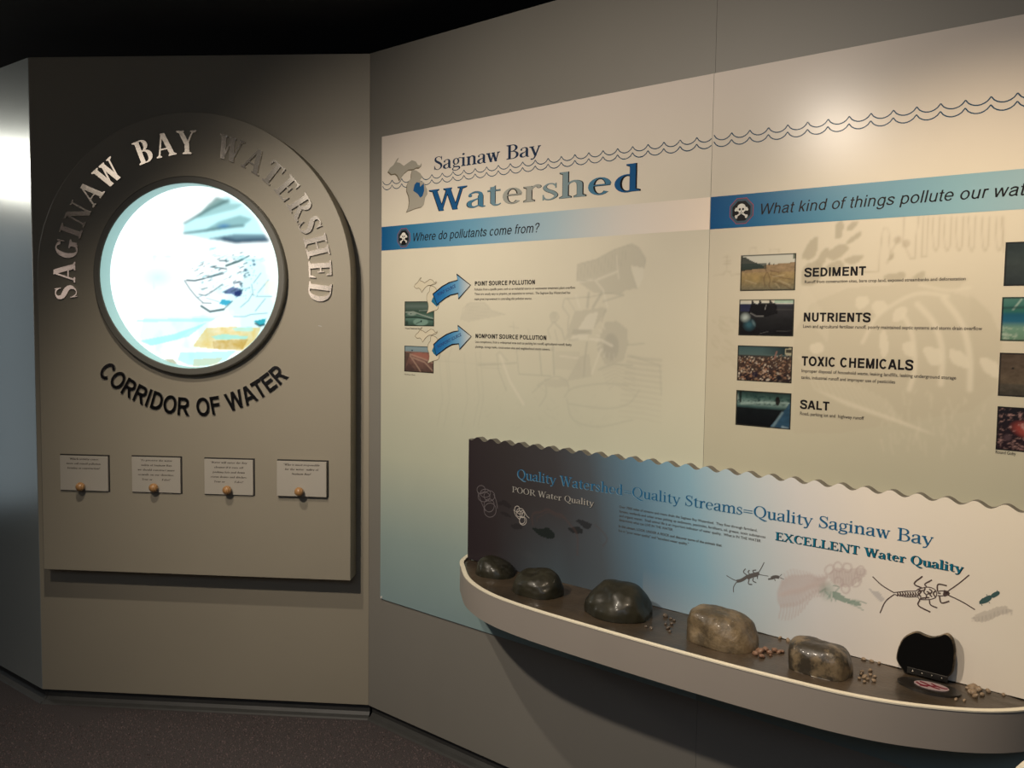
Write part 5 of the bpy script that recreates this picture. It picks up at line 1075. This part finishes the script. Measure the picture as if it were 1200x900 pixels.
# ------------------------------------------------------------------ rocks, fitted to where they stand on the bed
def rock(label, box, dep, lumps, material, seed, pw=2.4, tilt=0.):
    bm = bmesh.new(); bmesh.ops.create_icosphere(bm, subdivisions=5, radius=1); V = []
    for v in bm.verts:
        c = v.co.normalized(); r_ = (abs(c.x)**pw+abs(c.y)**pw+abs(c.z)**pw)**(-1/pw); q = c*r_
        for (lx, ly, lz, am, wd) in lumps: q *= 1+am*math.exp(-((c-Vector((lx, ly, lz)).normalized()).length/wd)**2)
        q *= 1+.05*mnoise.noise(c*1.7+Vector((seed, 0, 0)))+.02*mnoise.noise(c*5+Vector((0, seed, 0)))
        if q.z < -.12: q.z = -.12
        V.append(q)
    zmin = -.12; arr = np.array([[q.x, q.y, q.z-zmin] for q in V]); arr[:, 2] /= arr[:, 2].max(); arr[:, 0] /= abs(arr[:, 0]).max(); arr[:, 1] /= abs(arr[:, 1]).max()
    arr[:, 0] += tilt*arr[:, 2]
    L_, R_, Tp, Bt = box; P0 = unz((L_+R_)/2, Bt-6, TZ-.006); s_, d = loc(FB, P0); d -= dep*.4; wx = .09; h = .08; ga = 0.0
    for it in range(40):
        Pw = FB.o[None]+FB.r[None]*(s_+arr[:, 0]*wx)[:, None]+FB.n[None]*(d-arr[:, 1]*dep*wx)[:, None]; Pw[:, 2] = TZ-.0075+arr[:, 2]*h
        x, y, z = Pw[:, 0], Pw[:, 1], Pw[:, 2]-HC; yc = y*math.cos(PIT)-z*math.sin(PIT); zc = y*math.sin(PIT)+z*math.cos(PIT); u = x/yc*F; vv = -zc/yc*F
        X = 600+u*math.cos(ROL)-vv*math.sin(ROL); Y = 450+u*math.sin(ROL)+vv*math.cos(ROL); l, r_, t, b = X.min(), X.max(), Y.min(), Y.max()
        wx *= 1+.6*((R_-L_)/(r_-l)-1); s_ += ((L_+R_)/2-(l+r_)/2)/420*.8; d += (Bt-b)/150*.4; h *= 1+.5*(((Bt-Tp)/(b-t))-1); 
    d = min(max(d, BD+dep*wx*.98), .28-dep*wx*.9)
    T = Thing('rock', FB, s_, d, TZ-.0075, label, 'rock', 'rocks on the curved shelf')
    for v, a in zip(bm.verts, arr): v.co = (a[0]*wx, a[1]*dep*wx, a[2]*h)
    me = bpy.data.meshes.new('rock'); bm.to_mesh(me); bm.free(); me.materials.append(M[material]); me.polygons.foreach_set('use_smooth', [True]*len(me.polygons))
    o = T.o; bpy.data.objects.remove(o); o = bpy.data.objects.new('rock', me); COL.objects.link(o); o.location = FB.w(s_, d, TZ-.0075); o.rotation_euler = (0, 0, -FB.a)
    meta(o, label, 'rock', 'rocks on the curved shelf'); return o
rock('smallest glossy dark brown rock, at the far left end of the curved shelf', (557, 604, 650.5, 679.5), .85, [(-.35, -.2, .95, .22, .55), (.8, 0, .55, -.14, .5), (.9, 0, -.3, .12, .5)], 'rock_dark', 1.3, 2.2)
rock('glossy dark rock with two humps, second from the left end of the shelf', (600, 661, 665, 703.5), .80, [(-.55, 0, .85, .14, .42), (.30, .1, .95, .30, .50), (-.12, -.2, 1, -.14, .28), (-.85, -.2, .2, -.12, .5)], 'rock_dark', 4.1, 2.3)
rock('largest glossy dark brown rock, third from the left, beside the tan boulder', (684.5, 765, 678.5, 731.5), .85, [(-.55, .2, .9, .16, .45), (.35, .1, 1, .16, .45), (-.15, -.75, .6, -.15, .40), (-.9, -.3, .1, .10, .4), (.9, 0, .4, -.08, .4)], 'rock_dark', 7.7, 2.15)
rock('large tan rounded boulder with a rough patch, in the middle of the shelf', (804.5, 889.5, 707.5, 767.5), .78, [(-.75, 0, .6, .14, .5), (-.45, -.8, .35, -.12, .30), (-.6, -.6, .7, .10, .25), (.5, -.6, .0, .08, .5), (.85, 0, .75, -.12, .5)], 'rock_tan', 2.2, 2.6)
rock('blocky mottled brown rock with a pale patch, right of the tan boulder', (923.5, 1000, 744.5, 799.5), .72, [(-.8, 0, .6, .14, .45), (.75, -.3, .35, .08, .5), (.1, .2, 1, -.06, .5)], 'rock_mottled', 9.4, 3.2, -.06)

# ------------------------------------------------------------------ hinged rock lid standing open
Ph = unz(1088, 795, TZ-.004); hs, hd = loc(FB, Ph)
T = Thing('open_rock_lid', FB, hs, hd, TZ-.006, 'hollow rock lid hinged open, showing its flat black inside above a picture disc', 'rock lid')
o5 = lambda *p: seq((960, 710), 5.0, *p)
blk = smooth_pts(o5((500, 190), (545, 163), (580, 158), (620, 175), (660, 186), (700, 180), (742, 168), (775, 198), (789, 260), (786, 330), (772, 388), (735, 412), (640, 404), (520, 395), (488, 362), (462, 320), (460, 285), (474, 235)), 4, True)
bl = [un(FB, *p, hd) for p in blk]; cx = sum(p[0] for p in bl)/len(bl); cz = sum(p[1] for p in bl)/len(bl)
prism(T, ccw2 if False else bl[::-1] if sum(a[0]*b[1]-b[0]*a[1] for a, b in zip(bl, bl[1:]+bl[:1])) < 0 else bl, hd-.004, hd+.002, 'black_lining', mat('lining', (.0025, .0025, .0025), .9, spec=.1))
DM = max(.012, hd-BD-.004); lay = [(1.0, .0015), (1.03, .000), (1.05, -.08*DM), (1.05, -.35*DM), (.98, -.62*DM), (.80, -.82*DM), (.5, -.95*DM), (.2, -DM)]
vs = []; nb = len(bl)
for sc_, dd in lay: vs += [T.L(cx+(p[0]-cx)*sc_, hd+dd, cz+(p[1]-cz)*sc_+(.0 if dd > -.04 else 0)) for p in bl]
fs = [(j*nb+i, (j+1)*nb+i, (j+1)*nb+(i+1) % nb, j*nb+(i+1) % nb) for j in range(len(lay)-1) for i in range(nb)]+[tuple((len(lay)-1)*nb+i for i in range(nb))]
ob = mk('rock_shell', vs, fs, M['rock_mottled'], T.o, smooth=True); bm = bmesh.new(); bm.from_mesh(ob.data); bmesh.ops.recalc_face_normals(bm, faces=bm.faces)
bm.to_mesh(ob.data); bm.free()
# hinge leaf with screws
a_ = un(FB, 1063, 785, hd+.003); b_ = un(FB, 1111, 793, hd+.003); mb = MB(); za_ = min(a_[1], b_[1])-.006
mb.box(a_[0]-T.x, b_[0]-T.x, -.0045, -.0025, za_-T.z, za_+.014-T.z); bevel(mb.obj('hinge_leaf', mat('hinge_metal', (.05, .048, .045), .35, .8), T.o), .0006, 1)
for k in range(4):
    bm = bmesh.new(); bmesh.ops.create_uvsphere(bm, u_segments=10, v_segments=6, radius=.0024); bmesh.ops.translate(bm, vec=(a_[0]+(b_[0]-a_[0])*(k+.6)/4.2-T.x, -.0048, za_+.007-T.z), verts=bm.verts)
    me = bpy.data.meshes.new('screw'); bm.to_mesh(me); bm.free(); me.materials.append(M['chrome']); o = bpy.data.objects.new('screw', me); COL.objects.link(o); o.parent = T.o
def disc(name, cpx, rx, ry, z, th, material, T=T, ang=0.):
    c = unz(*cpx, z); s0, d0 = loc(FB, c); n_ = 36; vs = []
    for zz in (z, z-th): vs += [T.L(s0+rx*math.cos(2*math.pi*i/n_), d0-ry*math.sin(2*math.pi*i/n_), zz) for i in range(n_)]
    fs = [tuple(range(n_)), tuple(range(2*n_-1, n_-1, -1))]+[(i, i+n_, (i+1) % n_+n_, (i+1) % n_) for i in range(n_)]
    o = mk(name, vs, fs, material, T.o); bm = bmesh.new(); bm.from_mesh(o.data); bmesh.ops.recalc_face_normals(bm, faces=bm.faces); bm.to_mesh(o.data); bm.free(); return s0, d0
disc('base_plate', (1088.5, 804), .066, .036, TZ-.0008, .007, mat('base_plate', (.018, .015, .012), .3, coat=.5, var=.3, vscale=40))
s0, d0 = disc('picture_disc', (1091.5, 803.5), .036, .021, TZ+.0006, .0012, mat('disc_white', (.33, .25, .25), .3))
mb = MB()
for k, pp in enumerate(([(-.032, .0), (-.018, .010), (.0, .003), (.012, -.004)], [(-.026, -.008), (-.010, -.002), (.004, .006), (.020, .009)], [(-.004, -.012), (.010, -.004), (.024, -.001), (.032, -.004)], [(-.02, .014), (-.004, .011)])):
    q = smooth_pts(pp, 4); P_ = [np.array((s0+a, b)) for a, b in q]
    for i in range(len(q)-1):
        (a0, b0), (a1, b1) = q[i], q[i+1]; w_ = .0032; mb.add([T.L(s0+a0, d0+b0+w_, TZ+.0009+k*1e-5), T.L(s0+a0, d0+b0-w_, TZ+.0009+k*1e-5), T.L(s0+a1, d0+b1-w_, TZ+.0009+k*1e-5), T.L(s0+a1, d0+b1+w_, TZ+.0009+k*1e-5)], [(0, 3, 2, 1)])
mb.obj('disc_picture', ink('ink_crimson', (.14, .015, .025)), T.o)

# ------------------------------------------------------------------ pebbles
rs = np.random.RandomState(21)
pc = {
 'tiny dark pebble in the scatter between the largest dark rock and tan boulder': ('pebbles left of the tan boulder', 'peb_dark', [(780, 722, 3), (787, 731, 2.5), (783, 736, 2.5), (786, 725, 2), (780, 731, 2), (790, 727, 2), (785, 740, 2), (757, 734, 2), (763, 736, 2)]),
 'reddish tan pebble in the cluster at the right foot of the tan boulder': ('pebbles right of the tan boulder', 'peb_red', [(885, 766, 4), (891, 763, 4.5), (897, 761, 4), (893, 769, 3.5), (902, 765, 3.5), (908, 762, 4), (913, 764, 3), (917, 764, 2.5), (888, 762, 3), (903, 768, 2)]),
 'small pale pebble in the cluster between mottled rock and open lid': ('pebbles left of the open lid', 'peb_tan', [(1010, 787, 2.5), (1020, 786, 2.5), (1013, 793, 3), (1009, 790, 2), (1017, 796, 2.2), (1024, 798, 2.4), (1025, 793, 2.2), (1013, 799, 2), (1020, 791, 2), (1007, 795, 2)]),
 'small pale pebble along the back of the shelf near the board': ('pebbles along the board', 'peb_tan', [(1018.5, 767.5, 2.5), (1026.5, 771, 2.3), (1034, 774, 2.3), (931, 745.5, 2.6), (919, 744.5, 2), (1181, 807.5, 2.2)]),
 'orange tan pebble in the heap at the right end of the shelf': ('pebbles right of the open lid', 'peb_tan', [(1139, 806, 4), (1144, 803, 3.6), (1141, 812, 4), (1146, 808, 3.4), (1137, 811, 3), (1151, 814, 2.8), (1158, 810, 2.8), (1143, 816, 3), (1134, 806, 2.2), (1120, 819.5, 2), (1130, 821, 1.8), (1148, 804, 2.4)]),
}
ALONG = {(1018.5, 767.5): 'leftmost of three pale pebbles in a row behind, left of the lid', (1026.5, 771): 'middle one of three pale pebbles in a row behind, left of the lid',
 (1034, 774): 'rightmost of three pale pebbles in a row behind, left of the lid', (931, 745.5): 'pale pebble touching the top left corner of the mottled brown rock',
 (919, 744.5): 'pale pebble at the back edge between the tan boulder and the mottled rock', (1181, 807.5): 'lone pale pebble at the back edge, at the far right end of the shelf'}
protos = []
for k in range(4):
    bm = bmesh.new(); bmesh.ops.create_icosphere(bm, subdivisions=2, radius=1)
    for v in bm.verts: v.co *= 1+.28*mnoise.noise(v.co*1.3+Vector((k*5, 0, 0)))
    me = bpy.data.meshes.new('pebble'); bm.to_mesh(me); bm.free(); me.polygons.foreach_set('use_smooth', [True]*len(me.polygons)); protos.append(me)
for lab, (grp, mt, pts) in pc.items():
    ms = []
    for p_ in protos: q = p_.copy(); q.materials.append(M[mt]); ms.append(q)
    for x, y, r_ in pts:
        own = ALONG.get((x, y))
        P_ = unz(x, y+r_*.4, TZ-.006); s_, d = loc(FB, P_); rr_ = r_/F*np.hypot(P_[0], P_[1])*1.05
        zc_ = bedz(s_, d)+rr_*.45
        o = bpy.data.objects.new('pebble', ms[rs.randint(4)]); COL.objects.link(o); d = max(d, BD+rr_+.002); w_ = FB.w(s_, d, zc_); o.location = w_; o.rotation_euler = rs.uniform(0, 6, 3)*np.array([.15, .15, 1]); o.scale = (rr_*rs.uniform(.9, 1.2), rr_*rs.uniform(.8, 1.1), rr_*.75)
        meta(o, own or lab, 'pebble', grp)

# ------------------------------------------------------------------ cream round-topped board cut by the lower right corner
cdir = ray(1279, 973); cpos = CAM+cdir/cdir[1]*1.22; fz = .115
Fz = Fr(cpos[0], cpos[1], AB*.55); T = Thing('round_board', Fz, 0, 0, 0, 'rounded edge of a cream board in the lower right corner of the picture', 'board')
ci = [(.0+fz*math.cos(2*math.pi*i/64), cpos[2]+fz*math.sin(2*math.pi*i/64)) for i in range(64)]
prism(T, ci, -.018, 0, 'disc_body', M['cream'], .002); prism(T, [(a*.93, cpos[2]+(b-cpos[2])*.93) for a, b in ci], 0.0002, .0012, 'printed_face', mat('tan_face', (.58, .42, .27), .5, var=.1, vscale=12))
mb = MB(); mb.box(-.018, .018, .019, .04, 0.012, cpos[2]+.02); bevel(mb.obj('post', M['base'], T.o), .003); mb = MB(); mb.box(-.12, .12, -.09, .14, 0, .014); bevel(mb.obj('foot', M['base'], T.o), .004)
